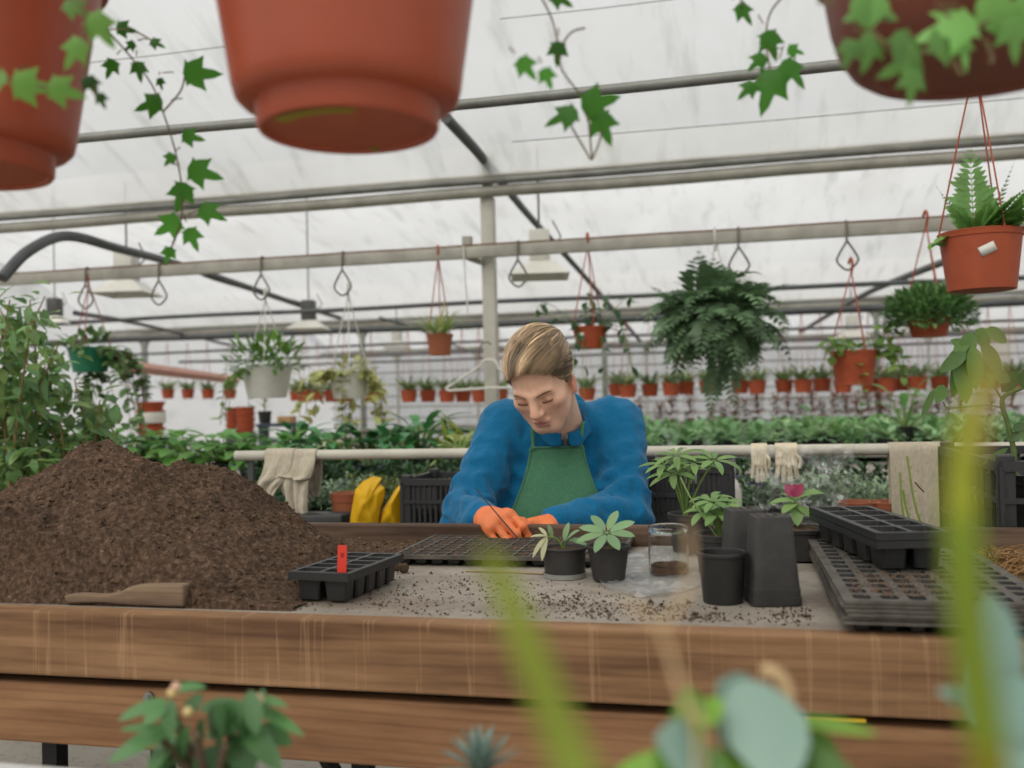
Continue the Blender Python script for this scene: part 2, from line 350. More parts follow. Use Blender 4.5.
def nets(f, F):
    lo, h = F.lo, F.h; ins = f < 0; nx, ny, nz = f.shape; cnt = np.zeros((nx-1, ny-1, nz-1), np.float32); acc = np.zeros((3, nx-1, ny-1, nz-1), np.float32)
    corners = [(i, j, k) for i in (0, 1) for j in (0, 1) for k in (0, 1)]
    sl = lambda c: tuple(slice(c[q], f.shape[q]-1+c[q]) for q in range(3))
    for c in corners:
        for ax in range(3):
            if c[ax]: continue
            e = list(c); e[ax] = 1; A, B = f[sl(c)], f[sl(e)]; m = (A < 0) != (B < 0)
            t = np.where(m, A/np.where(m, A-B, 1), 0)
            for q in range(3): acc[q] += np.where(m, c[q]+(t if q == ax else 0), 0)
            cnt += m
    act = cnt > 0; idx = -np.ones(act.shape, int); ids = np.argwhere(act); idx[act] = np.arange(len(ids))
    V = lo+h*(ids+np.stack([acc[q][act]/cnt[act] for q in range(3)], 1)); Fc = []
    for ax in range(3):
        o = [q for q in range(3) if q != ax]; s0 = [slice(1, f.shape[q]-1) for q in range(3)]; s1 = list(s0); s0[ax] = slice(0, f.shape[ax]-1); s1[ax] = slice(1, f.shape[ax])
        m = ins[tuple(s0)] != ins[tuple(s1)]; P = np.argwhere(m); off = np.ones(3, int); off[ax] = 0; P = P+off
        inside = ins[tuple(P.T)]; q = []
        for da, db in ((0, 0), (1, 0), (1, 1), (0, 1)):
            d = np.zeros(3, int); d[o[0]] = -da; d[o[1]] = -db; q.append(idx[tuple((P+d).T)])
        q = np.stack(q, 1); flip = inside if ax == 1 else ~inside
        q[flip] = q[flip][:, ::-1]; Fc.append(q)
    Fc = np.vstack(Fc); Fc = Fc[(Fc >= 0).all(1)]; return V, Fc
def sdf_obj(name, V, Fc, m, parent, cols=None, smooth_it=0):
    me = bpy.data.meshes.new(name); me.from_pydata(V.tolist(), [], Fc[:, ::-1].tolist()); me.update()
    a = me.attributes.new('tone', 'FLOAT_COLOR', 'POINT'); c = np.ones((len(V), 4), np.float32)
    if cols is not None: c[:, :3] = cols
    a.data.foreach_set('color', c.ravel()); me.polygons.foreach_set('use_smooth', [True]*len(me.polygons)); me.materials.append(m)
    o = bpy.data.objects.new(name, me); col.objects.link(o); o.parent = parent
    if smooth_it:
        sm = o.modifiers.new('smooth', 'SMOOTH'); sm.factor = .5; sm.iterations = smooth_it
    return o
# person space: X to the viewer's right, Y away from the viewer, Z up; same origin as the camera's foot point
def pp(x, y, d):
    v = at(x, y, d); c, s_ = math.cos(PSI), math.sin(PSI); return np.array([c*v[0]+s_*v[1], -s_*v[0]+c*v[1], v[2]])
def skin_material():
    s = NT('skin'); a = s.n('ShaderNodeAttribute', attribute_name='tone'); co = s.coords(); n = s.noise(co, 60, 4)
    r = s.ramp(n, [(.3, (.93, .91, .9)), (.7, (1.04, 1.04, 1.04))]); mx = s.n('ShaderNodeMix', data_type='RGBA', blend_type='MULTIPLY'); mx.inputs[0].default_value = 1
    s.l(a.outputs['Color'], mx.inputs[6]); s.l(r, mx.inputs[7]); s.l(mx.outputs[2], s.b.inputs['Base Color'])
    s.b.inputs['Roughness'].default_value = .48; s.b.inputs['Specular IOR Level'].default_value = .38
    s.b.inputs['Subsurface Weight'].default_value = .12; s.b.inputs['Subsurface Radius'].default_value = (.012, .005, .003); s.b.inputs['Subsurface Scale'].default_value = .6
    return s.m
def cloth_material(name, c, weave=900, var=.12):
    s = NT(name); co = s.coords(); c = lin(c); n = s.noise(co, 7, 5)
    out = s.ramp(n, [(.3, tuple(x*(1-var) for x in c)), (.7, tuple(x*(1+var) for x in c))])
    wv = s.noise(s.coords((1, 1, .35)), weave*.35, 2); o2 = s.ramp(wv, [(.3, (.8, .8, .8)), (.7, (1.1, 1.1, 1.1))])
    mx = s.n('ShaderNodeMix', data_type='RGBA', blend_type='MULTIPLY'); mx.inputs[0].default_value = .8; s.l(out, mx.inputs[6]); s.l(o2, mx.inputs[7])
    s.l(mx.outputs[2], s.b.inputs['Base Color']); s.b.inputs['Roughness'].default_value = .85; s.b.inputs['Specular IOR Level'].default_value = .15
    s.b.inputs['Sheen Weight'].default_value = .15
    n2 = s.noise(s.coords((1, 1, .6)), 20, 5); s.bump(n2, .45, .016); return s.m
SKIN = skin_material(); SHIRT = cloth_material('blue_shirt_cotton', '0b628c'); APRON = cloth_material('green_apron_cloth', '447256', 700, .16)
GLOVE = mat('orange_rubber', 'e07a48', .5, .35, .1, 30, .15, 90); HAIRM = mat('blond_hair', 'b39c80', .45, .45, .12, 60, 0, 60, 0, 0, True)
# ---- joints
HC = pp(542, 379, 2.27)                                       # head centre
YAW, PITCH, ROLL = math.radians(-24), math.radians(33), math.radians(6)
Rz = lambda a: np.array([[math.cos(a), -math.sin(a), 0], [math.sin(a), math.cos(a), 0], [0, 0, 1]])
Rx = lambda a: np.array([[1, 0, 0], [0, math.cos(a), -math.sin(a)], [0, math.sin(a), math.cos(a)]])
Ry = lambda a: np.array([[math.cos(a), 0, math.sin(a)], [0, 1, 0], [-math.sin(a), 0, math.cos(a)]])
# head space: x to viewer's right, y towards the BACK of the head (face looks to -y), z up
HR = Ry(-ROLL) @ Rz(YAW) @ Rx(PITCH)
HS = .95
def h2p(v): return HC+HS*(HR @ np.asarray(v, float))
NECK = pp(563, 424, 2.42); CH = NECK+np.array([-.012, .02, -.20])
SR = pp(505, 427, 2.46); SL = pp(620, 424, 2.47)               # shoulder joints (viewer's left / right)
ER = pp(466, 517, 2.30); EL = pp(627, 514, 2.30)               # elbows
WR = pp(489, 523, 2.12); WL = pp(559, 522, 2.17)               # wrists
HIP = np.array([pp(548, 600, 2.5)[0], 2.52, .53])
person = empty('person', (0, 0, 0), 'fair-haired man in blue shirt, green apron and orange gloves bent over the potting table', 'person', rz=PSI)
# ---- head, neck and upper body as one skin surface
def head_field(F):
    P = np.stack([F.X-HC[0], F.Y-HC[1], F.Z-HC[2]], -1) @ HR.astype(np.float32)/HS; G = (P[..., 0], P[..., 1], P[..., 2]); ax = np.abs(G[0]); S = (ax, G[1], G[2])
    f = ell(G, (0, .012, .034), (.073, .096, .083))
    f = smin(f, ell(G, (0, -.030, -.030), (.060, .060, .078)), .035)
    f = smin(f, cone(S, (.0, -.066, -.094), (.014, -.066, -.096), .019, .017), .03)
    f = smin(f, cone(S, (.047, .004, -.052), (.017, -.058, -.092), .017, .015), .03)
    f = smin(f, ell(S, (.044, -.056, -.024), (.022, .024, .018)), .022)
    f = smin(f, ell(S, (.034, -.046, -.055), (.026, .026, .034)), .02)
    f = smin(f, cone(S, (.010, -.087, .0085), (.042, -.073, .0095), .0088, .0075), .018)
    f = smax(f, -ell(S, (.0315, -.104, -.0055), (.020, .020, .0100)), .016)
    f = smin(f, ell(S, (.0315, -.0745, -.0075), (.0155, .0125, .0105)), .004)
    f = smin(f, cone(G, (0, -.088, .004), (0, -.1085, -.034), .0085, .0118), .012)
    f = smin(f, ell(S, (.0115, -.098, -.038), (.0070, .010, .0066)), .009)
    f = smax(f, -ell(S, (.0062, -.106, -.0455), (.0032, .006, .003)), .004)
    f = smin(f, ell(G, (0, -.089, -.0635), (.0235, .0095, .0062)), .008)
    f = smin(f, ell(G, (0, -.087, -.0745), (.0195, .0100, .0072)), .007)
    f = smax(f, -ell(G, (0, -.0985, -.0686), (.024, .0055, .0018)), .003)
    f = smax(f, -ell(G, (0, -.099, -.054), (.004, .006, .009)), .006)
    f = smax(f, -ell(G, (0, -.098, -.0845), (.016, .010, .0042)), .008)
    e = ell(S, (.0738, .006, -.022), (.0070, .0160, .0255)); e = smax(e, -ell(S, (.084, .002, -.020), (.0065, .009, .016)), .005); e = smin(e, ell(S, (.072, .000, -.044), (.0055, .008, .009)), .008)
    f = smin(f, e, .006); return f*HS, G
F = Field(np.minimum(HC, NECK)-[.16, .16, .20], np.maximum(HC, NECK)+[.17, .17, .15], .0030)
f, G = head_field(F); WG = (F.X, F.Y, F.Z)
f = smin(f, cone(WG, h2p((0, .030, -.030)), NECK+[0, .012, -.01], .052, .053), .022)
f = smin(f, cone(WG, h2p((.046, .03, -.05)), NECK+[-.012, -.035, -.03], .011, .011), .02)
f = smin(f, ell(WG, NECK+[-.01, .035, -.10], (.11, .055, .075)), .05)
V, Fc = nets(f, F); H = (V-HC) @ HR/HS
sk = np.tile(np.array(lin('ebbea2')), (len(V), 1))
def blotch(c, r, k, colr, mirror=False):
    global sk
    for sgn in ((1, -1) if mirror else (1,)):
        d = (((H-np.array([c[0]*sgn, c[1], c[2]]))/np.array(r))**2).sum(1); wgt = (k*np.exp(-d))[:, None]; sk = sk*(1-wgt)+wgt*np.array(lin(colr))
blotch((.045, -.06, -.03), (.026, .03, .022), .45, 'd48d74', True); blotch((0, -.112, -.03), (.013, .012, .016), .5, 'd08a70')
blotch((.076, .006, -.022), (.014, .024, .030), .75, 'd2745c', True); blotch((0, -.094, -.0635), (.021, .012, .0052), .85, 'b5645a'); blotch((0, -.092, -.0745), (.017, .012, .0062), .85, 'bd6c62')
blotch((0, -.098, -.0688), (.0225, .012, .0016), .8, '7a3a36'); blotch((.0315, -.087, -.004), (.016, .012, .0055), .4, 'c08a72', True)
blotch((.0065, -.108, -.0455), (.003, .006, .003), .6, '8a5444', True)
for u in np.linspace(0, 1, 7): blotch((.013+.034*u, -.088+.014*u, .0100+.006*math.sin(u*2.6)-.001), (.006, .012, .0036), .5, '8f6a4a', True)
sdf_obj('body', V, Fc, SKIN, person, sk, 1)
# lashes of the lowered lids
b = MB()
for sgn in (1, -1):
    pts = [h2p((sgn*(.0315+.0155*math.cos(a)), -.0745-.0136*math.sin(a)**.6-.0004, -.0125+.002*math.cos(a*1.0))) for a in np.linspace(.25, math.pi-.25, 10)]
    b.tube(pts, [.0006]+[.0014]*8+[.0006], 6)
    b.build('eyelashes', mat('lash_brown', '5b4030', .7), person); b = MB()
b = MB()
for sgn in (1, -1):
    for i in range(26):
        u = i/25; c = np.array([sgn*(.012+.031*u), -.0950+.0165*u**1.6, .0100+.006*math.sin(u*2.7)-.003*u]); b.tube([h2p(c+[0, 0, -.0028]), h2p(c+[sgn*.004, -.0006, .0005]), h2p(c+[sgn*.0085, .0016, .0022])], [.0010, .0012, .0004], 5)
    b.build('eyebrow', mat('brow_hair', '7d5f44', .7), person); b = MB()
# ---- hair: a cap swept back from the forehead plus many combed strands
F = Field(HC-[.155, .155, .13], HC+[.155, .155, .165], .0034)
P = np.stack([F.X-HC[0], F.Y-HC[1], F.Z-HC[2]], -1) @ HR.astype(np.float32)/HS; G = (P[..., 0], P[..., 1], P[..., 2])
def cap_cut(g):                                               # positive in front of the hairline
    x, y, z = g; return np.maximum(-(y+.052-.30*np.maximum(z-.03, 0)*0-.0)-(z-.068)*1.15, -1)*.66
hair_c, hair_r = np.array([0, .010, .042]), np.array([.0815, .108, .090])
g = ell(G, hair_c, hair_r)
flow = np.arctan2(G[0], G[2]-.02)
g = g+.0014*np.sin(flow*17+G[1]*18+3*np.sin(G[1]*30))+.0016*np.sin(flow*47+G[1]*9)
x, y, z = G
front = -(z-.070)-.95*(y+.066)*1.0                             # >0 below the front hairline plane
side = np.maximum(-(z+.012)-.20*(y-.02), 0)*0
cut = np.where(y < .0, np.maximum(-(z-.074+.55*np.abs(x)*.45)-.55*(y+.060)-0*x, -(y+.020)-.30*(z-.0)), -1)
cut = np.minimum(.60*(-(z-.066)-1.15*(y+.070)+.05*np.abs(x)), .05); tmp = np.maximum(np.abs(x)-.05, 0); cut = cut-.85*tmp*np.clip((z+.050)/.03, 0, 1)
low = -(z+.045)-.35*(y-.05)                                    # nape line
g = smax(g, cut, .010); g = smin(g, ell((np.abs(x), y, z), (.0695, -.006, .012), (.0085, .015, .036)), .008); g = smax(g, low*.9, .012)
earhole = ell((np.abs(x), y, z), (.080, .006, -.012), (.03, .022, .028)); g = smax(g, -earhole, .006)
V, Fc = nets(g, F); H = (V-HC) @ HR/HS
st = fbm(np.stack([np.arctan2(H[:, 0], H[:, 2]-.02)*9, H[:, 1]*6, H[:, 0]*0], 1), 1.6, 3)
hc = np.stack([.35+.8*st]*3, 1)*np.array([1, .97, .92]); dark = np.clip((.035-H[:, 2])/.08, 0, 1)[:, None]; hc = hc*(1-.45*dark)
hair = sdf_obj('hair', V, Fc, HAIRM, person, hc, 1)
b = MB(); hr2 = np.random.RandomState(4)
def onhair(q, k=1.0):                                          # pull a point to the hair volume's surface
    v = (q-hair_c)/hair_r; return hair_c+hair_r*v/np.linalg.norm(v)*k
for i in range(1500):
    if i < 520:                                               # roots along the front hairline
        u = hr2.uniform(-1, 1); x0 = .064*u; q = np.array([x0, -.083+.034*abs(u)**2.2+hr2.uniform(-.004, .014), .074-.034*abs(u)**2.0+hr2.uniform(-.004, .004)])
    else:
        v = hr2.normal(size=3); v = v/np.linalg.norm(v); q = hair_c+hair_r*v
        if q[2] < .0-.25*(q[1]-.02) or (q[1] < -.02 and q[2] < .068-.9*(q[1]+.08)-.3*max(0, abs(q[0])-.04)): continue
    q = onhair(q); ln = hr2.uniform(.05, .105); pts = []; side_ = abs(q[0]) > .058 and q[2] < .07
    ks = fbm(np.array([[(q[0]*.9-q[1]*.42)*75, q[2]*12, 7]]), 1.0, 2)[0]; ks = min(1, max(0, (ks-.5)*1.9+.5))
    for t in np.linspace(0, 1, 10):
        lift = 1.010+(.016+.035*ks)*math.sin(math.pi*min(1, .12+t*.95))
        pts.append(h2p(onhair(q, lift)))
        d_ = np.array([.10*np.sign(q[0]), .9, -.42]) if side_ else np.array([.42+.30*(q[0]+.05)/.1, .80, .35])
        d_ = d_+np.array([.10*math.sin(q[1]*50+q[2]*30), 0, 0]); nn = (q-hair_c)/hair_r**2; nn = nn/np.linalg.norm(nn); d_ = d_-nn*(d_@nn); q = onhair(q+d_/np.linalg.norm(d_)*ln/9)
    k = (.34+1.25*ks)*hr2.uniform(.8, 1.2)
    if hr2.rand() < .12: k *= 1.6
    if side_: k *= .72
    r = hr2.uniform(.0007, .0017); b.tube(pts, r*np.array([.3, .8, 1, 1, 1, 1, .9, .8, .5, .1]), 5, tone=(k, k*.97, k*.92), flat=.55)
for i in range(260):
    sg = 1 if i % 2 else -1; q = np.array([.0, hr2.uniform(-.021, .004), hr2.uniform(-.004, .050)]); ln = hr2.uniform(.018, .034); pts = []
    for t in np.linspace(0, 1, 6):
        e = max(.0, 1-((q[1]+.006)/.0165)**2-((q[2]-.012)/.040)**2); pts.append(h2p((sg*(.0700+.0092*e**.5), q[1], q[2]))); q = q+np.array([0, .35, -.75])*ln/6
    k = hr2.uniform(.35, .85); b.tube(pts, hr2.uniform(.0006, .0012)*np.array([.5, 1, 1, .9, .6, .1]), 5, tone=(k, k*.97, k*.92))
b.build('strands', HAIRM, hair)
# ---- shirt
def torso_field(G, off=0):
    f = ell(G, CH+[0, .03, .02], (.185+off, .118+off, .17+off))
    f = smin(f, cone(G, SR+[.035, .01, -.005], SL+[-.035, .01, -.005], .066+off, .066+off), .06)
    f = smin(f, cone(G, CH+[0, .02, -.08], HIP+[0, .0, .12], .140+off, .150+off), .08)
    f = smin(f, cone(G, CH+[-.05, .02, -.08], CH+[.05, .02, -.08], .12+off, .12+off), .08)
    f = smin(f, cone(G, NECK+[-.08, .02, -.035], NECK+[.09, .02, -.035], .034+off, .030+off), .05)
    return f
def sleeve_field(G, off=0):
    a = smin(cone(G, SR, ER, .066+off, .054+off), cone(G, ER, WR+(ER-WR)*.25, .054+off, .043+off), .03)
    c = smin(cone(G, SL, EL, .063+off, .053+off), cone(G, EL, WL+(EL-WL)*-.02, .053+off, .038+off), .03)
    return a, c
lo = np.array([min(SR[0], ER[0])-.12, WR[1]-.08, .48]); hi = np.array([max(SL[0], EL[0])+.13, HIP[1]+.2, NECK[2]+.15])
F = Field(lo, hi, .0052); WG = (F.X, F.Y, F.Z)
SH_F = F
t = torso_field(WG); a, c = sleeve_field(WG)
def folds(G, A, B, r, k, amp, tw):                            # spiralling cloth folds along a limb
    X, Y, Z = G; d = nrm(B-A); s1 = (X-A[0])*d[0]+(Y-A[1])*d[1]+(Z-A[2])*d[2]; L = np.linalg.norm(B-A); _, u, v = frame(d)
    pu = (X-A[0])*u[0]+(Y-A[1])*u[1]+(Z-A[2])*u[2]; pv = (X-A[0])*v[0]+(Y-A[1])*v[1]+(Z-A[2])*v[2]; th_ = np.arctan2(pv, pu)
    q = np.sin(k*s1+tw*th_+1.3*np.sin(2*th_+s1*20)); return amp*np.sign(q)*np.abs(q)**.8
wr = np.clip(1-np.sqrt((F.X-EL[0])**2+(F.Y-EL[1])**2+(F.Z-EL[2])**2)/.19, 0, 1); wl = np.clip(1-np.sqrt((F.X-ER[0])**2+(F.Y-ER[1])**2+(F.Z-ER[2])**2)/.19, 0, 1)
c = c+folds(WG, SL, EL, .06, 95, .0062, 1.0)*(.12+wr); a = a+folds(WG, SR, ER, .06, 90, .0062, -1.0)*(.12+wl)
sw = fbm(np.stack([F.X*1.0, F.Y*.6, F.Z*.45], -1), 16, 2); t = t+(sw-.5)*.014
pit = np.clip(1-np.sqrt((F.X-SL[0]+.03)**2+(F.Z-SL[2]+.11)**2)/.15, 0, 1); pit2 = np.clip(1-np.sqrt((F.X-SR[0]-.03)**2+(F.Z-SR[2]+.11)**2)/.15, 0, 1)
fold = np.sin((F.X*.75+F.Z*.65)*95+4*np.sin(F.Z*14)); fold2 = np.sin((-F.X*.75+F.Z*.65)*95+4*np.sin(F.Z*14))
def ridge(ax, sc, off): n_ = fbm(np.stack([F.X*ax[0]+off, F.Y*ax[1], F.Z*ax[2]], -1), sc, 2); return np.clip(1-np.abs(2*n_-1)*3.2, 0, 1)
rr = ridge((1.0, .8, -.55), 19, 0)*.5+ridge((.75, .7, 1.0), 24, 5)*.5
c = c-.017*rr*(.30+.70*wr); a = a-.017*rr*(.30+.70*wl); t = t-.012*ridge((1.2, .5, .35), 15, 9)
sh = smin(smin(t+.007*fold2*pit+.007*fold*pit2, a, .028), c, .028)
neck_hole = cone(WG, NECK+[.0, -.008, -.02], NECK+[-.01, -.03, .10], .050, .085); sh = smax(sh, -neck_hole, .008)
V, Fc = nets(sh, F); shirt = sdf_obj('shirt', V, Fc, SHIRT, person, None, 1)
# collar: a folded band with two buttoned points
def nring(a, r, z): return NECK+np.array([r*math.sin(a), -r*math.cos(a)*.95, z-.046*math.cos(a)+.004])
b = MB(); P = []
for a_ in np.linspace(.12, 2*math.pi-.12, 56):
    pt = max(0, 1-abs(min(a_, 2*math.pi-a_)-.42)/.40); bk = .5-.5*math.cos(a_)
    P.append([nring(a_, .057, -.022), nring(a_, .0585, .014+.014*bk), nring(a_, .0605, .022+.016*bk), nring(a_, .066, .021+.015*bk), nring(a_, .070, .008-.002*pt), nring(a_, .075+.003*pt, -.006-.012*pt)])
b.grid(np.array(P)); o = solid(b.build('collar', SHIRT, shirt), .003); subd(o, 1)
# projected pieces on the chest: the field tells where the cloth surface is
shp = sh
def front_y(x, z, off=.0, full=False):
    shp_t = shf if full else sht
    i = (x-F.lo[0])/F.h; k = (z-F.lo[2])/F.h; i0, k0 = int(i), int(k); fi, fk = i-i0, k-k0
    colm = (1-fi)*((1-fk)*shp_t[i0, :, k0]+fk*shp_t[i0, :, k0+1])+fi*((1-fk)*shp_t[i0+1, :, k0]+fk*shp_t[i0+1, :, k0+1])-off
    j = np.argmax(colm < 0)
    if j == 0: return F.lo[1]+F.h*F.n[1]*.75
    return F.lo[1]+F.h*(j-1+colm[j-1]/(colm[j-1]-colm[j]))
sht = torso_field(WG); shf = shp
apr_top, apr_bot = pp(556, 448, 2.33)[2], .60
xt0, xt1 = pp(531, 448, 2.33)[0], pp(584, 449, 2.33)[0]
b = MB(); P = []
for v in np.linspace(0, 1, 44):
    z = apr_top+(apr_bot-apr_top)*v; fl = min(1, (v/.62))**1.5; l_ = xt0-.105*fl; r_ = xt1+.095*fl; row = []
    for u in np.linspace(0, 1, 36):
        x_ = l_+(r_-l_)*u; y_ = front_y(x_, z, .016)+.004*math.sin(u*15+v*3)*v+.0035*math.sin(v*23+u*5)*v+.006*math.exp(-((u-.5)/.2)**2)*v
        row.append((x_, y_-.002, z))
    P.append(row)
P = np.array(P)
for _ in range(3): P[:, 1:-1, 1] = (P[:, :-2, 1]+2*P[:, 1:-1, 1]+P[:, 2:, 1])/4; P[1:-1, :, 1] = (P[:-2, :, 1]+2*P[1:-1, :, 1]+P[2:, :, 1])/4
b.grid(P); apron = solid(b.build('apron', APRON, person), .004)
b = MB()
for edge in (P[0], P[:30, 0], P[:30, -1]): b.tube(edge-np.array([0, .002, 0]), .0034, 6)
b.build('hem', APRON, apron)
b = MB(); APS = mat('apron_strap', '4f7f60', .85, .15, .1)
for x0, nx_, sg in ((xt0+.006, pp(532, 405, 2.38)[0], -1), (xt1-.006, pp(582, 405, 2.38)[0], 1)):
    row = []
    for v in np.linspace(0, 1, 14):
        x_ = x0+(nx_-x0)*v**1.3; z = apr_top-.006+(NECK[2]+.012-apr_top)*v; y_ = min(front_y(x_, z, .014), front_y(x_, z, .006, True))-.003
        row.append((x_, y_-.013*v, z))
    row = np.array(row); row[1:-1, 1] = (row[:-2, 1]+row[1:-1, 1]+row[2:, 1])/3
    b = MB(); b.grid(np.stack([row-[.0050, 0, 0], row+[.0050, 0, 0]], 1)); solid(b.build('neck_strap', APS, apron), .002)
b = MB()                                                       # shirt buttons
BTN = mat('shirt_button', 'd8d4c8', .3)
for x_, z_ in [(pp(558, 440, 2.33)[0], pp(558, 440, 2.33)[2]), (pp(569, 437, 2.33)[0], pp(569, 437, 2.33)[2])]:
    y_ = front_y(x_, z_, .012)-.006
    for k in range(1): b.tube([(x_, y_, z_), (x_, y_-.004, z_)], .0055, 10)
b.build('button', BTN, shirt)
b = MB(); row = np.array([(NECK[0]-.022+.002*k, front_y(NECK[0]-.022+.002*k, apr_top+.035-.012*k, .008)-.002, apr_top+.035-.012*k) for k in range(10)])
b.grid(np.stack([row-[.016, -.001, 0], row+[.016, -.001, 0]], 1)); solid(b.build('placket', SHIRT, shirt), .002)
# ---- gloved hands
def hand(wrist, fwd, palm_n, side, curls, name, spread=.12, thumb=None, el=None, scale=1.0, cut=.07):
    """fwd: wrist to knuckles, palm_n: out of the palm, side: towards the thumb"""
    fwd = nrm(fwd); palm_n = nrm(palm_n-fwd*(palm_n@fwd)); sd_ = nrm(np.cross(fwd, palm_n)); sd_ = sd_ if sd_@side > 0 else -sd_
    T = lambda a_, b_, c_: wrist+scale*(fwd*a_+sd_*b_+palm_n*c_)
    prims = [('c', T(.0, .014, 0), T(.078, .026, 0), .020, .0165, .014), ('c', T(.0, -.010, 0), T(.074, -.022, 0), .020, .0155, .014), ('c', T(.005, 0, 0), T(.078, 0, -.003), .021, .0165, .014)]
    prims.append(('c', T(.012, .018, .008), T(.045, .032, .014), .017, .014, .012))     # thumb pad
    L = [(.044, .026, .022), (.048, .030, .024), (.045, .028, .023), (.035, .021, .020)]; offs = [.030, .0095, -.011, -.029]; kx = [.080, .084, .080, .073]
    for i in range(4):
        p = T(kx[i], offs[i], -.002); ang = 0; sp = spread*(1.5-i)/1.5*.5
        for j in range(3):
            ang += curls[i][j]; d_ = (fwd*math.cos(ang)+palm_n*math.sin(ang)); d_ = nrm(d_+sd_*sp*math.cos(ang)); q = p+d_*L[i][j]*scale
            r0 = (.0098, .0092, .0085)[j]-(.001 if i == 3 else 0); prims.append(('c', p, q, r0, r0-.0008, .0045)); p = q
    th = thumb or ((.55, .65, .55), (.75, .10, .55), (.9, -.25, .35)); p = T(.032, .032, .012)
    for j, (a_, b_, c_) in enumerate(th):
        d_ = nrm(fwd*a_+sd_*b_+palm_n*c_); q = p+d_*(.036, .030, .025)[j]*scale; r0 = (.0125, .0108, .0098)[j]; prims.append(('c', p, q, r0, r0-.001, .006)); p = q
    cuff = wrist+nrm(el-wrist)*.075; prims.append(('c', wrist, cuff, .028, .031, .02))
    allp = np.array([q for pr in prims for q in pr[1:3]]); Fh = Field(allp.min(0)-.045, allp.max(0)+.045, .0021); g_ = (Fh.X, Fh.Y, Fh.Z); f_ = None
    for pr in prims:
        c_ = cone(g_, *pr[1:5]); f_ = c_ if f_ is None else smin(f_, c_, pr[5])
    nz = fbm(np.stack([Fh.X, Fh.Y, Fh.Z], -1), 55, 2); f_ = f_+(nz-.5)*.0035
    dcf = nrm(el-wrist); s1 = (Fh.X-wrist[0])*dcf[0]+(Fh.Y-wrist[1])*dcf[1]+(Fh.Z-wrist[2])*dcf[2]; f_ = f_+.0016*np.sin(s1*230+nz*6)*np.clip(s1/.02, 0, 1)
    f_ = smax(f_, s1-cut, .004)
    V, Fc = nets(f_, Fh); o = sdf_obj(name, V, Fc, GLOVE, person, None, 1); return o, p
# viewer's left hand: a closed pinch on the dibber, knuckles up
WRh = WR+np.array([.0, 0, .005])
TIP = pp(527, 549, 1.98); STK = pp(474, 487, 2.06)
GR = STK+(TIP-STK)*.62
h1, tip1 = hand(WRh, nrm(GR+np.array([-.012, .012, .012])-WRh)*1.0+np.array([0.05, 0, -.10]), np.array([.55, .15, -1.0]), np.array([.4, -.9, .2]), [(.75, 1.0, .7), (.85, 1.15, .75), (.95, 1.2, .8), (1.05, 1.2, .8)], 'right_glove', .06, ((.6, .45, .6), (.8, .0, .6), (.8, -.35, .5)), ER)
h2, tip2 = hand(WL, np.array([-1.0, -.32, -.10]), np.array([-.1, -.35, -1.0]), np.array([-.2, -1, .1]), [(.35, .55, .4), (.4, .65, .4), (.45, .7, .45), (.5, .7, .45)], 'left_glove', .05, ((.8, .35, .35), (.95, .0, .25), (.95, -.1, .25)), EL, 1.0, .022)
# ---- trousers, shoes and the stool
TRO = cloth_material('dark_trouser_cloth', '3a3f4a'); SHO = mat('brown_boot', '4a3a2e', .5)
F = Field([HIP[0]-.30, 1.75, .02], [HIP[0]+.30, HIP[1]+.24, .78], .012); WG = (F.X, F.Y, F.Z)
f = ell(WG, HIP+[0, .0, .06], (.175, .13, .13))
f = smin(f, cone(WG, HIP+[0, .02, .05], CH+[0, .02, -.12], .135, .125), .05)
for sg in (-1, 1):
    k_ = HIP+[sg*.13, -.40, .0]; an = np.array([HIP[0]+sg*.14, HIP[1]-.42, .10])
    f = smin(f, smin(cone(WG, HIP+[sg*.085, -.02, .02], k_, .088, .064), cone(WG, k_, an, .064, .050), .03), .03)
V, Fc = nets(f, F); sdf_obj('trousers', V, Fc, TRO, person, None, 1)
for sg in (-1, 1):
    an = np.array([HIP[0]+sg*.14, HIP[1]-.42, .07]); F = Field(an-[.08, .24, .075], an+[.08, .12, .09], .007); WG = (F.X, F.Y, F.Z)
    f = smin(cone(WG, an+[0, .02, .0], an+[0, -.14, -.025], .048, .042), cone(WG, an, an+[0, 0, .06], .052, .05), .02); f = smax(f, -(F.Z-.005), .004)
    V, Fc = nets(f, F); sdf_obj('boot', V, Fc, SHO, person)
wp = lambda v: np.array([math.cos(PSI)*v[0]-math.sin(PSI)*v[1], math.sin(PSI)*v[0]+math.cos(PSI)*v[1], v[2]])
st = wp(HIP); stool = empty('stool', (st[0], st[1], 0), 'plain round wooden stool under the seated man', 'stool', rz=PSI)
b = MB(); b.lathe([(0, .43), (.17, .43), (.18, .44), (.18, .455), (.17, .465), (0, .465)], 32); b.build('seat', mat('stool_wood', '7a5b3d', .6, .3, .2), stool)
for a_ in (.8, 2.36, 3.93, 5.5):
    b = MB(); b.tube([(.13*math.cos(a_), .13*math.sin(a_), .44), (.19*math.cos(a_), .19*math.sin(a_), 0)], .016, 8); b.build('leg', STEELD, stool)
# the thin dark dibber in his fingers
b = MB(); d_ = nrm(wp(TIP)-wp(STK)); b.tube([wp(STK), wp(STK)+(wp(TIP)-wp(STK))*.5, wp(TIP)-d_*.02, wp(TIP)], [.0011, .0014, .0014, .0005], 8)
tag(b.build('dibber', mat('dark_wire', '2a2a2a', .4)), 'thin dark planting stick held upright in the orange glove', 'tool')
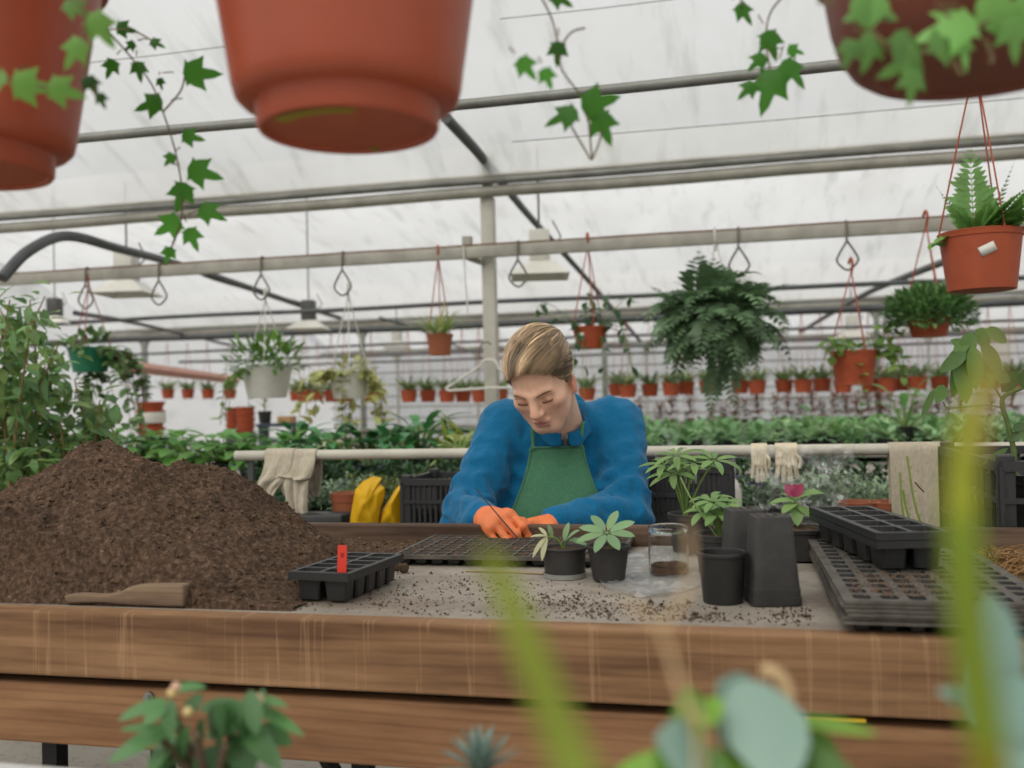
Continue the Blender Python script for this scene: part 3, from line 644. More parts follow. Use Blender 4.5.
# ---------------------------------------------------------------- potting table
ZT, YF, YK = .81, 1.303, 1.99
def wood_material(name, base, dark, light, scale=(2.2, 14, 26), ring=True, saw=True):
    s = NT(name); co = s.coords(scale); n = s.noise(co, 1.0, 6, .6)
    wv = s.n('ShaderNodeTexWave', wave_type='BANDS', bands_direction='Z'); wv.inputs['Scale'].default_value = 1.1; wv.inputs['Distortion'].default_value = 14; wv.inputs['Detail'].default_value = 3; wv.inputs['Detail Scale'].default_value = .6
    s.l(s.coords((1.1, 9, 16)), wv.inputs['Vector'])
    a = s.ramp(n, [(.34, lin(dark)), (.5, lin(base)), (.66, lin(light))]); b = s.ramp(wv.outputs['Fac'], [(0, (.62, .56, .5)), (.3, (.98, .98, .98)), (1, (1.06, 1.05, 1.03))])
    mx = s.n('ShaderNodeMix', data_type='RGBA', blend_type='MULTIPLY'); mx.inputs[0].default_value = .4; s.l(a, mx.inputs[6]); s.l(b, mx.inputs[7]); out = mx.outputs[2]
    if saw:                                                   # faint pale saw marks at uneven spacing across the board
        n2 = s.noise(s.coords((24, 1, .7)), 1.0, 3, .55); r2 = s.ramp(n2, [(.488, (0, 0, 0)), (.5, (.34, .34, .34)), (.512, (0, 0, 0))])
        m2 = s.n('ShaderNodeMix', data_type='RGBA', blend_type='MIX'); s.l(r2, m2.inputs[0]); s.l(out, m2.inputs[6]); m2.inputs[7].default_value = (*lin('c4a078'), 1); out = m2.outputs[2]
    bl = s.noise(s.coords((3, 3, 6)), 1.3, 3); r3 = s.ramp(bl, [(.3, (.78, .76, .74)), (.6, (1, 1, 1))])
    m3 = s.n('ShaderNodeMix', data_type='RGBA', blend_type='MULTIPLY'); m3.inputs[0].default_value = 1; s.l(out, m3.inputs[6]); s.l(r3, m3.inputs[7])
    s.l(m3.outputs[2], s.b.inputs['Base Color']); s.b.inputs['Roughness'].default_value = .75; s.b.inputs['Specular IOR Level'].default_value = .25; s.bump(n, .2); return s.m
BOARD = wood_material('rough_sawn_board', '8c6a4c', '6e503a', 'a17d5c'); BOARD2 = wood_material('smoother_board', '946d4e', '7c5a40', 'a47d5a', saw=False)
DWOOD = wood_material('dark_old_wood', '5e4a3d', '443429', '75604f', saw=False)
def top_material():
    s = NT('soiled_plywood'); co = s.coords(); a = s.noise(co, 3.5, 6); b = s.noise(co, 60, 3); c = s.noise(s.coords((1.2, 2.2, 1)), 2.4, 5, .65)
    base = s.ramp(a, [(.3, lin('837a6e')), (.55, lin('9d9488')), (.75, lin('b0a89d'))]); st = s.ramp(c, [(.47, (1, 1, 1)), (.60, (.55, .48, .42))]); gr = s.ramp(b, [(.28, (.5, .44, .38)), (.44, (1, 1, 1))])
    m = s.n('ShaderNodeMix', data_type='RGBA', blend_type='MULTIPLY'); m.inputs[0].default_value = .7; s.l(base, m.inputs[6]); s.l(st, m.inputs[7])
    m2 = s.n('ShaderNodeMix', data_type='RGBA', blend_type='MULTIPLY'); m2.inputs[0].default_value = .7; s.l(m.outputs[2], m2.inputs[6]); s.l(gr, m2.inputs[7])
    s.l(m2.outputs[2], s.b.inputs['Base Color']); s.b.inputs['Roughness'].default_value = .8; s.bump(b, .25, .004); return s.m
TX0, TX1 = -2.6, 1.5
table = empty('potting_table', (-.45, 1.65, 0), 'long wooden potting table with sawn front boards and soiled pale top', 'table')
O = (-.45, 1.65, 0)
def tb(name, m, mb, sm=False, par=None):
    v = mb; v.v = [x-np.array(O) for x in v.v]; return v.build(name, m, par or table, smooth=sm)
b = MB(); b.box(((TX0+TX1)/2, (YF+YK)/2+.02, ZT-.012), (TX1-TX0, YK-YF-.0, .024), 0, .002); tb('worktop', top_material(), b)
b = MB(); b.box(((TX0+TX1)/2, YF-.006, ZT-.048), (TX1-TX0, .038, .1), 0, .004); tb('front_board', BOARD, b)
b = MB(); b.box(((TX0+TX1)/2, YF+.004, .6505), (TX1-TX0, .034, .094), 0, .004); tb('lower_board', BOARD2, b)
b = MB(); b.box(((TX0+TX1)/2, YK+.028, ZT+.004), (TX1-TX0, .036, .075), 0, .004); tb('back_board', DWOOD, b)
b = MB(); b.box(((TX0+TX1)/2, YF+.045, .700), (TX1-TX0, .035, .025)); tb('angle_bar', mat('black_steel', '1d1d1e', .5), b)
yt = onz(832, 708, .706); b = MB(); b.box((yt[0], YF-.0165, .7055), (.074, .008, .0045), 0, .001); o = tb('yellow_strip', mat('yellow_tape', 'd8ab1c', .5), b); o['label'] = 'short yellow strip under the front board'
BST = mat('black_steel', '1d1d1e', .5)
for x, y_ in [(55, .0), (163, 0), (363, 0), (1100, 0), (-200, 0)]:
    p = ony(x, 745, YF+.09); b = MB(); b.box((p[0], p[1], .345), (.028, .028, .69)); tb('leg', BST, b)
for x in (-2.2, -1.2, -.2, .9):
    b = MB(); b.box((x, YK-.03, .395), (.03, .03, .79)); tb('leg', BST, b)
p = ony(305, 690, YF+.11); b = MB(); b.tube([(p[0]-.06, YF+.13, .70), (p[0]+.16, YF+.22, .22)], .014, 6); tb('brace', BST, b)
b = MB(); b.box((-.5, 1.67, .70), (4.0, .03, .03)); b.box((-.5, 1.67, .765), (.06, .6, .06)); b.box((-1.6, 1.67, .765), (.06, .6, .06)); b.box((.7, 1.67, .765), (.06, .6, .06)); tb('bearer', DWOOD, b)
p = ony(149, 697, YF-.016); b = MB(); b.tube([(p[0], p[1]+.006, p[2]), (p[0], p[1]-.003, p[2])], .008, 14); b.tube([(p[0], p[1]-.001, p[2]), (p[0], p[1]-.008, p[2])], .0055, 6); tb('bolt', mat('zinc_bolt', '9b9b98', .35, .5, .1, 10, 0, 50, .8), b)
# ---------------------------------------------------------------- soil heap
def soil_material(name='potting_soil', dark='3a2d24', mid='5d4a3c', light='8a7260'):
    s = NT(name); co = s.coords(); a = s.noise(co, 110, 5, .7); c = s.noise(co, 9, 4); v = s.n('ShaderNodeTexVoronoi'); v.inputs['Scale'].default_value = 170; s.l(co, v.inputs['Vector'])
    o1 = s.ramp(a, [(.30, lin(dark)), (.5, lin(mid)), (.74, lin(light))]); o2 = s.ramp(c, [(.3, (.82, .82, .82)), (.7, (1.1, 1.08, 1.05))]); o3 = s.ramp(v.outputs['Color'], [(.0, (.75, .75, .75)), (.9, (1.1, 1.1, 1.1)), (.97, (1.9, 1.75, 1.55))])
    m = s.n('ShaderNodeMix', data_type='RGBA', blend_type='MULTIPLY'); m.inputs[0].default_value = 1; s.l(o1, m.inputs[6]); s.l(o2, m.inputs[7])
    m2 = s.n('ShaderNodeMix', data_type='RGBA', blend_type='MULTIPLY'); m2.inputs[0].default_value = 1; s.l(m.outputs[2], m2.inputs[6]); s.l(o3, m2.inputs[7])
    s.l(m2.outputs[2], s.b.inputs['Base Color']); s.b.inputs['Roughness'].default_value = .95; s.b.inputs['Specular IOR Level'].default_value = .15; s.bump(a, .8, .012); return s.m
SOIL = soil_material()
nx, ny = 330, 150; X, Y = np.meshgrid(np.linspace(-2.35, -.66, nx), np.linspace(1.325, 1.985, ny), indexing='ij')
def bump_at(px, py, d, rx, ry, pw=1.5):
    q = at(px, py, d); h = q[2]-ZT; r = np.sqrt(((X-q[0])/rx)**2+((Y-q[1])/ry)**2); return h*np.clip(1-r**pw, 0, 1)
h1 = bump_at(108, 438, 1.80, .50, .36, 1.12); h2 = bump_at(184, 450, 1.82, .36, .33, 1.12); h3 = bump_at(20, 488, 1.70, .60, .34, 1.3); h4 = bump_at(-120, 480, 1.8, .7, .42, 1.2); h5 = bump_at(40, 560, 1.58, .42, .24, 1.4); h6 = bump_at(258, 520, 1.87, .20, .16, 1.1)
Hh = 0
for q in (h1, h2, h3, h4, h5, h6): k = .03; m_ = np.clip(.5+.5*(q-Hh)/k, 0, 1) if not np.isscalar(Hh) else None; Hh = q if np.isscalar(Hh) else Hh*(1-m_)+q*m_+k*m_*(1-m_)
P2 = np.stack([X, Y, X*0], -1); edge = np.clip(Hh/.05, 0, 1)
Hh = Hh-.012+edge*((fbm(P2, 11, 3)-.5)*.055+(fbm(P2+3, 42, 3)-.5)*.026+(np.abs(fbm(P2+9, 90, 2)-.5))*.016)+(fbm(P2+5, 30, 2)-.5)*.008*edge
front = np.clip((Y-1.33)/.03, 0, 1)
Hh = np.where(front < 1, np.minimum(Hh, -.004+.09*front), Hh)
heap = empty('soil_heap', (-1.5, 1.65, ZT), 'big heap of dark brown potting soil on the table', 'soil')
b = MB(); b.grid(np.stack([X+1.5, Y-1.65, np.maximum(Hh, -.004)], -1)); o = b.build('soil_mass', SOIL, heap); o['kind'] = 'stuff'
b = MB(); rs = np.random.RandomState(3)
def lump(b, c, r):
    v = np.array([(1, 0, 0), (-1, 0, 0), (0, 1, 0), (0, -1, 0), (0, 0, 1), (0, 0, -1)], float)*(r*rs.uniform(.6, 1.2, (6, 1)))+rs.normal(size=(6, 3))*r*.15
    b.add(v+c, [(0, 2, 4), (2, 1, 4), (1, 3, 4), (3, 0, 4), (2, 0, 5), (1, 2, 5), (3, 1, 5), (0, 3, 5)])
n_ = 0
while n_ < 5200:
    i, j = rs.randint(nx), rs.randint(ny)
    if Hh[i, j] < .004: continue
    n_ += 1; lump(b, np.array([X[i, j]+1.5+rs.normal()*.002, Y[i, j]-1.65+rs.normal()*.002, Hh[i, j]+.001]), rs.uniform(.0015, .0042)*(1.7 if rs.rand() < .06 else 1))
o = b.build('crumbs', soil_material('crumb_soil', '3d3026', '665341', '957d66'), heap, smooth=False); o['kind'] = 'stuff'
# loose soil over the worktop
b = MB(); n_ = 0
cl = [(330, 632, 34, 6), (400, 600, 60, 14), (470, 585, 50, 9), (555, 600, 50, 7), (600, 612, 55, 7), (655, 608, 45, 6), (700, 618, 50, 5), (790, 615, 20, 12), (370, 575, 26, 8), (300, 600, 40, 12), (345, 552, 22, 5), (450, 620, 80, 6), (640, 622, 90, 6)]
while n_ < 2100:
    cx, cy, sx_, sy_ = cl[rs.randint(len(cl))] if rs.rand() < .86 else (520, 600, 170, 16)
    q = onz(cx+rs.normal()*sx_*.6, cy+rs.normal()*sy_*.6, ZT)
    if not (1.335 < q[1] < 1.95): continue
    r = rs.uniform(.0006, .0024)*(2.0 if rs.rand() < .04 else 1); lump(b, q+np.array([0, 0, r*.35]), r); n_ += 1
o = b.build('soil_crumbs', SOIL, smooth=False); tag(o, 'dark soil crumbs scattered over the pale table top', 'soil', kind='stuff')
for px, py, r in [(397, 571, .008), (404, 573, .0095), (384, 569, .006), (783, 581, .006)]:
    q = onz(px, py, ZT); b = MB(); bm = bmesh.new(); bmesh.ops.create_icosphere(bm, subdivisions=3, radius=r); V_ = np.array([v.co[:] for v in bm.verts]); V_ = V_*(1+.35*(fbm(V_, 220, 2)-.5))[:, None]
    b.add(V_+[0, 0, r*.9], [[v.index for v in f.verts] for f in bm.faces]); bm.free(); o = b.build('soil_clod', SOIL); o.location = q
    tag(o, {397: 'small soil clod just left of the bigger clod near the seedling tray', 404: 'round soil clod beside the flat plug tray corner', 384: 'tiny soil clod closest to the tray with the red tag', 783: 'lone soil clod beside the tall upturned pot'}[px], 'clod')
# ---------------------------------------------------------------- wooden hand brush lying on the front edge
q0, q1 = onz(62, 606, ZT), onz(192, 606, ZT); L = q1[0]-q0[0]
br = empty('hand_brush', (q0[0], YF+.022, ZT+.003), 'weathered wooden hand brush lying along the front edge of table below the soil heap', 'brush')
top = bez([(0, .0, .013), (.03, 0, .0165), (.07, 0, .016), (.10, 0, .021), (.118, 0, .029), (.15, 0, .033), (L-.004, 0, .034)], 28); bot = bez([(L, 0, .0), (.14, 0, .0), (.10, 0, .001), (.06, 0, .002), (.02, 0, .0), (.004, 0, .0)], 22)
top[:, 0] *= L/top[-1, 0]
b = MB(); b.prism(np.vstack([top, bot]), 1, (0, .026, 0)); o = b.build('handle', wood_material('weathered_handle_wood', '85705c', '5f4e3f', '9d8870', saw=False), br, smooth=False)
bv = o.modifiers.new('bev', 'BEVEL'); bv.width = .0035; bv.segments = 2; bv.limit_method = 'ANGLE'
b = MB()
for i in range(60):
    x = .085+(L-.095)*i/60; b.tube([(x, .028, .012+.012*((i*7) % 5)/5), (x+.002*math.sin(i), .045, .02+.02*((i*3) % 7)/7)], .0022, 4)
b.box((L*.70, .03, .033), (.05, .016, .006)); b.build('bristles', mat('slate_bristles', '4b5358', .7), br)
# ---------------------------------------------------------------- plug and cell trays
BLK = mat('black_plastic', '272726', .42, .5, .12, 20, .1, 40); BLKD = mat('dusty_black_plastic', '363432', .6, .35, .25, 30, .15, 60)
DUST = mat('dusty_tray_plastic', '5a554e', .7, .3, .4, 40, .2, 80)
def cell_tray(nx_, ny_, cw, ch, dep, web, rim, name, m, taper=.72, skirt=.012, par=None):
    """a sheet with tapered cups; origin at the base centre"""
    W, H = nx_*cw, ny_*ch; b = MB(); cu = MB()
    b.box((0, H/2+rim/2, dep-.001), (W+2*rim, rim, .002)); b.box((0, -H/2-rim/2, dep-.001), (W+2*rim, rim, .002)); b.box((W/2+rim/2, 0, dep-.001), (rim, H, .002)); b.box((-W/2-rim/2, 0, dep-.001), (rim, H, .002))
    for sx_, sy_, wx, wy in ((0, 1, W+2*rim, .0016), (0, -1, W+2*rim, .0016), (1, 0, .0016, H+2*rim), (-1, 0, .0016, H+2*rim)):
        b.box((sx_*(W/2+rim), sy_*(H/2+rim), dep-skirt/2), (wx, wy, skirt))
    for i in range(nx_):
        for j in range(ny_):
            cx, cy = (i+.5)*cw-W/2, (j+.5)*ch-H/2; a, c = cw/2, ch/2; a2, c2 = a-web/2, c-web/2; a3, c3 = a2*taper, c2*taper; r = .22
            def ring(a_, c_, z, rr):
                k = min(a_, c_)*rr; return [(cx+sx*(a_-ox*k), cy+sy*(c_-oy*k), z) for sx, sy, o in ((1, 1, ((0, 1), (1, 0))), (-1, 1, ((1, 0), (0, 1))), (-1, -1, ((0, 1), (1, 0))), (1, -1, ((1, 0), (0, 1)))) for ox, oy in o]
            v = ring(a, c, dep, 0.0001)+ring(a2, c2, dep, r)+ring(a3, c3, .004, r)+ring(a3*.6, c3*.6, .001, r)
            f = [(q*8+k, q*8+(k+1) % 8, q*8+8+(k+1) % 8, q*8+8+k) for q in range(3) for k in range(8)]+[tuple(range(24, 32))]
            b.add(v[:16], f[:8]); cu.add(v[8:], [tuple(i-8 for i in q) for q in f[8:]])
    o = b.build(name, m, par, smooth=False); cu.build('cell_cups', BLK, o, smooth=False); return o
def fill(nx_, ny_, cw, ch, dep, web, lvl, par, only=None):
    b = MB(); W, H = nx_*cw, ny_*ch
    for i in range(nx_):
        for j in range(ny_):
            if only and not only(i, j): continue
            cx, cy = (i+.5)*cw-W/2, (j+.5)*ch-H/2; g = 5; a, c = cw/2-web/2-.0006, ch/2-web/2-.0006
            P_ = np.array([[(cx+a*(2*u/(g-1)-1)*.98, cy+c*(2*v/(g-1)-1)*.98, lvl+rs.normal()*.0016) for v in range(g)] for u in range(g)]); b.grid(P_)
    return b.build('soil', SOIL, par)
def place(root, p0, p1, origin_local, other_local):
    """put a tray so that two of its base corners land on two table points"""
    v = p1-p0; l_ = np.array(other_local)-np.array(origin_local); rz = math.atan2(v[1], v[0])-math.atan2(l_[1], l_[0])
    c, s_ = math.cos(rz), math.sin(rz); q = np.array([c*origin_local[0]-s_*origin_local[1], s_*origin_local[0]+c*origin_local[1]])
    root.location = (p0[0]-q[0], p0[1]-q[1], root.location[2]); root.rotation_euler = (0, 0, rz)
# two-by-five pack with the red tag
t = empty('cell_tray', (0, 0, ZT+.001), 'small two-row black cell tray of soil with a red tag, beside the soil heap', 'tray')
body = cell_tray(2, 5, .048, .037, .048, .006, .005, 'tray_body', BLK, .80); body.parent = t; solid(body, .0008); fill(2, 5, .048, .037, .048, .006, .036, t)
place(t, onz(299, 602, ZT), onz(357, 605, ZT), (-.041, -.088), (.041, -.088)); t.rotation_euler.z = -.10
tg = at(343, 572, depth(np.array(t.location))-.10); tg = onz(342, 574, ZT+.042)
b = MB(); b.prism([(-.0072, 0, -.012), (.0072, 0, -.012), (.0072, 0, .033), (.0065, 0, .035), (-.0065, 0, .035), (-.0072, 0, .033)], 1, (0, .0012, 0)); o = b.build('plant_tag', mat('red_tag_plastic', 'e2402c', .4), smooth=False); o.location = tg+np.array([0, 0, .010]); o.rotation_euler = (-.08, .03, .25)
tag(o, 'bright red plastic tag standing in the small cell tray', 'tag')
b = MB()
for z, wd in [(.022, .006), (.0195, .004), (.017, .006)]: b.box((0, -.0003, z), (wd, .0006, .0012))
b.build('tag_print', mat('tag_ink', '6e1c14', .6), o, smooth=False)
# flat plug tray of filled cells in front of the man
t = empty('plug_tray', (0, 0, ZT+.001), 'wide flat black plug tray filled with soil in front of the man', 'tray')
body = cell_tray(13, 10, .0325, .0325, .020, .0030, .005, 'tray_body', DUST, .75, .007); body.parent = t; fill(13, 10, .0325, .0325, .020, .0030, .0175, t)
q0 = onz(392, 566, ZT); place(t, q0, q0+np.array([1, .012, 0]), (-.216, -.167), (.216, -.167)); t.location.z = ZT+.001
b = MB(); q0, q1 = onz(466, 571, ZT+.002), onz(552, 574, ZT+.002); b.tube([q0, (q0+q1)/2+np.array([0, 0, .001]), q1], .0018, 5); tag(b.build('thin_stick', mat('split_cane', 'a08a66', .7)), 'thin pale stick lying in front of the flat plug tray', 'stick')
# stack of plug trays
SW, SHH, CW, CH_ = 7, 14, .0338, .0375
pf, pk = onz(846, 636, ZT), onz(812, 561, ZT)
for k in range(6):
    t = empty('plug_tray', (0, 0, ZT+.001+k*.0052), ['bottom', 'second lowest', 'third lowest', 'third highest', 'second highest', 'top'][k]+' empty black plug tray in the tall tray stack', 'tray', 'stacked plug trays')
    if k == 0: body = cell_tray(SW, SHH, CW, CH_, .018, .0125, .007, 'tray_body', DUST, .8, .0042); body.parent = t; tb0 = body
    else:
        o = tb0.copy(); col.objects.link(o); o.parent = t; c_ = tb0.children[0].copy(); col.objects.link(c_); c_.parent = o
    place(t, pf, np.array([pf[0]-.005, pf[1]+.57, ZT]), (-SW*CW/2-.007, -SHH*CH_/2-.007), (-SW*CW/2-.007, SHH*CH_/2+.007))
    t.location.x += rs.uniform(-.0025, .0025); t.location.y += rs.uniform(-.003, .003); t.rotation_euler.z += rs.uniform(-.006, .006)
stk = t
STZ = ZT+.001+5*.0052+.018
# some dry soil left on the top tray
b = MB()
for i in range(420):
    q = onz(rs.uniform(850, 960), rs.uniform(572, 598), STZ); lump(b, np.array([q[0], q[1], STZ+.0008]), rs.uniform(.0008, .0022))
o = b.build('soil_crumbs', mat('dry_crumbs', '6f5743', .9), smooth=False); tag(o, 'dry brown crumbs lying on the top tray of the stack', 'soil', kind='stuff')
# two nested two-row packs on the stack
for k in range(2):
    t = empty('cell_tray', (0, 0, STZ+.001+k*.012), ['lower of two nested two-row black cell trays on the tray stack', 'empty two-row black cell tray nested on top above the tray stack'][k], 'tray', 'nested cell trays')
    body = cell_tray(2, 5, .048, .066, .046, .007, .006, 'tray_body', BLK, .82, .0105); body.parent = t; solid(body, .0008)
    place(t, onz(884, 572, STZ), onz(938, 571, STZ), (-.040, -.157), (.040, -.157)); t.location.z = STZ+.001+k*.012
# ---------------------------------------------------------------- pots and plants on the table
def pot_profile(rb, rt, h, rim=.0, wall=.0016, foot=0):
    pr = [(0, .0015), (rb*.9, .0015), (rb, .003)]
    if foot: pr += [(rb, foot), (rb*.985, foot+.001)]
    zr = h-rim if rim else h; rr = rb+(rt-rb)*zr/h
    pr += [(rr*.999, zr)]
    if rim: pr += [(rr+.0028, zr+.001), (rt+.0025, h-.0025)]
    pr += [(rt+.0032, h-.0012), (rt+.002, h), (rt-.001, h), (rt-wall-.001, h-.003), (rb-wall, .006), (0, .006)]
    return pr
def soil_disc(r, z, par, m=None, dome=.15, n=9):
    b = MB(); P_ = []
    for i in range(n):
        rr = r*i/(n-1); P_.append([(rr*math.cos(a), rr*math.sin(a), z+dome*r*(1-(i/(n-1))**2)*.4+rs.normal()*.0012*(r/.05)) for a in np.linspace(0, 2*math.pi, 25)])
    P_ = np.array(P_); P_[:, -1] = P_[:, 0]; P_[0] = P_[0].mean(0); b.grid(P_); return b.build('soil', m or SOIL, par)
def make_pot(root, rb, rt, h, m, rim=.012, sq=0, foot=0, n=36, name='pot'):
    b = MB(); b.lathe(pot_profile(rb, rt, h, rim, .0018, foot), n, sq=sq); return b.build(name, m, root)
LG = leafmat('pale_green', '7fa05f', .15); LM = leafmat('mid_green', '547f3c', .2); LD = leafmat('dark_green', '33552f', .25); LY = leafmat('yellow_green', '9aae4c', .2); LC = leafmat('cream', 'c9c9a0', .12)
LSCH = leafmat('schefflera', '86a878', .12, .4, .25); LBR = leafmat('bright_ivy', '5c9a34', .2, .45, .5); LGRY = leafmat('grey_green', '7c9186', .12, .5, .25); LOL = leafmat('olive', '6d7a45', .2); STM = mat('green_stem', '6f8a45', .5); STB = mat('brown_stem', '6b4f36', .7)
def palmate(b, hub, n, L, W, axis=(0, 0, 1), droop=.35, tilt=.15, ph=0, jitter=.1, tn=.12):
    ax, s1, s2 = frame(axis, (0, 1, 0))
    for i in range(n):
        a = ph+2*math.pi*i/n+rnd.uniform(-jitter, jitter); d = nrm(s1*math.cos(a)+s2*math.sin(a)+ax*tilt); l_ = L*rnd.uniform(.85, 1.08)
        hb = np.array(hub)+d*L*.10; b.tube([hub, hb], L*.012, 5)
        b.leaf(hb, d, l_*.93, W*rnd.uniform(.9, 1.1), ax, droop*rnd.uniform(.7, 1.4), .22, 7, .75, 0, tone(tn, .05))
# pot with the single palm-like leaf whorl
q = onz(609, 581, ZT); rim_z = .058
t = empty('potted_schefflera', (q[0], q[1], ZT+.001), 'small black pot with one whorl of eight pale green oval leaves, beside the glass jar', 'potted plant')
make_pot(t, .027, .0355, .060, BLKD, .006); soil_disc(.034, .052, t)
b = MB(); hub = (0, -.012, .082); b.tube(bez([(0.004, .006, .052), (.002, -.002, .07), hub]), .0022, 6); b.build('stem', STM, t)
b = MB(); palmate(b, hub, 8, .054, .025, (0.0, -.55, .84), .25, .12, .25); b.build('foliage', LSCH, t)
# pot with the wilted cream plant
q = onz(565, 577, ZT)
t = empty('potted_schefflera', (q[0], q[1], ZT+.001), 'small black pot with a wilted cream-leaved seedling, right by the orange gloves', 'potted plant')
make_pot(t, .0345, .0375, .052, BLKD, .004); soil_disc(.036, .046, t)
b = MB(); b.lathe([(.0, .0), (.037, .0), (.0375, .008), (.0355, .008), (.035, .002), (0, .002)], 36); b.build('saucer', mat('cloudy_clear_plastic', '8d8d88', .3, .5, .15), t)
b = MB(); hub = np.array([-.026, -.020, .072]); b.tube(bez([(.0, .0, .046), (-.012, -.008, .066), hub]), .0020, 6); b.tube(bez([(.0, .0, .046), (.004, -.006, .062), (.012, -.012, .066)]), .0016, 6); b.build('stem', STM, t)
b = MB(); X_ = np.array
for d, L, W in [((-.55, -.5, -.62), .046, .014), ((-.15, -.6, -.75), .045, .014), ((-.9, -.2, .15), .030, .011), ((-.5, .3, .55), .026, .010)]: b.leaf(hub, d, L, W, (0, -.4, .9), .5, .3, 6, .7, 0, (1, 1, 1))
b.build('wilted_leaves', LC, t)['label'] = 'cream wilted leaves'
b = MB()
for d, L, W, p in [((.5, -.5, .55), .040, .016, (.006, -.008, .064)), ((.95, -.2, -.15), .036, .013, (.010, -.010, .066)), ((.2, .2, 1), .034, .015, (.0, .0, .062)), ((.7, .3, .1), .030, .012, (.008, -.004, .062)), ((-.2, -.2, .9), .024, .012, (-.018, -.014, .07))]: b.leaf(p, d, L, W, (0, -.6, .8), .4, .3, 6, .7, 0, tone(.1, .05))
b.build('foliage', LSCH, t)
# glass jar
GL = NT('jar_glass'); GL.b.inputs['Base Color'].default_value = (.98, 1, .99, 1); GL.b.inputs['Transmission Weight'].default_value = 1; GL.b.inputs['Roughness'].default_value = .03; GL.b.inputs['IOR'].default_value = 1.25
GLN = GL.noise(GL.coords(), 26, 4); GLR = GL.ramp(GLN, [(.45, (.02, .02, .02)), (.7, (.35, .35, .35))]); GL.l(GLR, GL.b.inputs['Roughness'])
q = onz(669, 575, ZT); t = empty('glass_jar', (q[0], q[1], ZT+.001), 'open clear glass jar with a little brown soil at the bottom', 'jar')
b = MB(); R_ = .0345; b.lathe([(0, 0), (.029, 0), (.033, .003), (R_, .010), (R_, .064), (.0335, .071), (.032, .074), (.0335, .076), (.0345, .079), (.0345, .083), (.033, .085), (.0312, .083), (.031, .074), (R_-.002, .064), (R_-.002, .011), (.030, .004), (0, .004)], 48); b.build('glass', GL.m, t)
soil_disc(.0315, .017, t, soil_material('jar_soil', '4b382c', '6b5140', '8c6f58')); 
b = MB(); b.lathe([(0, .0045), (.0305, .0045), (.0318, .010), (.0318, .0165)], 40); b.build('soil_side', mat('jar_soil_side', '6b5140', .9, .1, .3, 60), t)
# crumpled clear sheet under the jar
CLR = NT('clear_crumpled_film'); tpn = CLR.n('ShaderNodeBsdfTransparent'); gls = CLR.n('ShaderNodeBsdfGlossy'); gls.inputs['Roughness'].default_value = .12; dfn = CLR.n('ShaderNodeBsdfDiffuse'); dfn.inputs[0].default_value = (.8, .82, .83, 1)
m1 = CLR.n('ShaderNodeMixShader'); m1.inputs[0].default_value = .45; CLR.l(gls.outputs[0], m1.inputs[1]); CLR.l(dfn.outputs[0], m1.inputs[2]); m2 = CLR.n('ShaderNodeMixShader'); m2.inputs[0].default_value = .36; CLR.l(tpn.outputs[0], m2.inputs[1]); CLR.l(m1.outputs[0], m2.inputs[2]); CLR.l(m2.outputs[0], CLR.o.inputs[0])
CLRM = CLR.m
out = [onz(x, y, ZT)[:2] for x, y in [(588, 572), (606, 590), (640, 600), (672, 596), (700, 588), (715, 566), (700, 553), (660, 549), (630, 553), (600, 562)]]
cen = np.mean(out, 0); b = MB(); n1, n2 = 22, 80; P_ = np.zeros((n1, n2, 3)); oo = np.array(out+[out[0]])
for j in range(n2):
    u = j/(n2-1)*len(out); k = min(int(u), len(out)-1); e = oo[k]*(1-(u-k))+oo[k+1]*(u-k)
    for i in range(n1): P_[i, j, :2] = cen+(e-cen)*(i/(n1-1)); 
P_[..., 2] = ZT+.0015+np.abs(fbm(P_, 38, 3)-.5)*.028*np.linspace(.35, 1, n1)[:, None]; P_[:, -1] = P_[:, 0]; b.grid(P_)
tag(b.build('plastic_sheet', CLRM), 'crumpled clear plastic sheet lying under the glass jar', 'plastic sheet')
# empty round black pot
q = onz(723, 602, ZT); t = empty('plant_pot', (q[0], q[1], ZT+.001), 'empty round black plastic pot standing before the upturned square pots', 'pot')
b = MB(); b.lathe([(0, .003), (.026, .003), (.0275, .0), (.029, .0), (.0295, .003), (.0345, .068), (.0365, .0685), (.0372, .071), (.0365, .0745), (.0355, .075), (.0342, .074), (.0335, .070), (.028, .006), (0, .006)], 48); b.build('pot', BLK, t)
# tall square pots turned upside down, one inside the shadow of the other
for (x, y, s_, lb) in [(772, 602, 1.0, 'tall square black pot turned upside down beside the empty round pot'), (746, 594, 1.0, 'second upturned square black pot, half hidden behind the first')]:
    q = onz(x, y, ZT); t = empty('square_pot', (q[0], q[1]+(.03 if x < 760 else 0.0), ZT+.001), lb, 'pot', rz=.2)
    b = MB(); a = .0375; b.lathe([(a*.93, .0), (a, .001), (a, .012), (a*.965, .0125), (a*.965, .024), (a*.94, .0245), (.0275, .126), (.026, .128), (.02, .128), (.0, .1265)], 48, sq=9); b.build('pot', BLKD, t)
    b = MB()
    for cx, cy in ((-.014, -.014), (.014, -.014), (.014, .014), (-.014, .014)): b.box((cx, cy, .1285), (.012, .010, .001))
    b.box((0, 0, .1283), (.006, .04, .0014)); b.build('base_ribs', mat('soil_smeared_plastic', '55504a', .8, .2, .3, 90), t, smooth=False)
def stem_leaf_plant(root, base, hubs, nl, L, W, m=LG, r=.0016, droop=.5, tilt=.1):
    b = MB(); f = MB()
    for hb in hubs:
        hb = np.array(hb, float); mid = np.array(base)*.5+hb*.5+np.array([0, 0, .01]); b.tube(bez([base, mid, hb]), r, 6)
        palmate(f, hb, nl, L, W, nrm(np.array([hb[0]*3, hb[1]*3-.25, .8])), droop, tilt, rnd.uniform(0, 1), .2, .18)
    b.build('stem', STM, root); f.build('foliage', m, root)
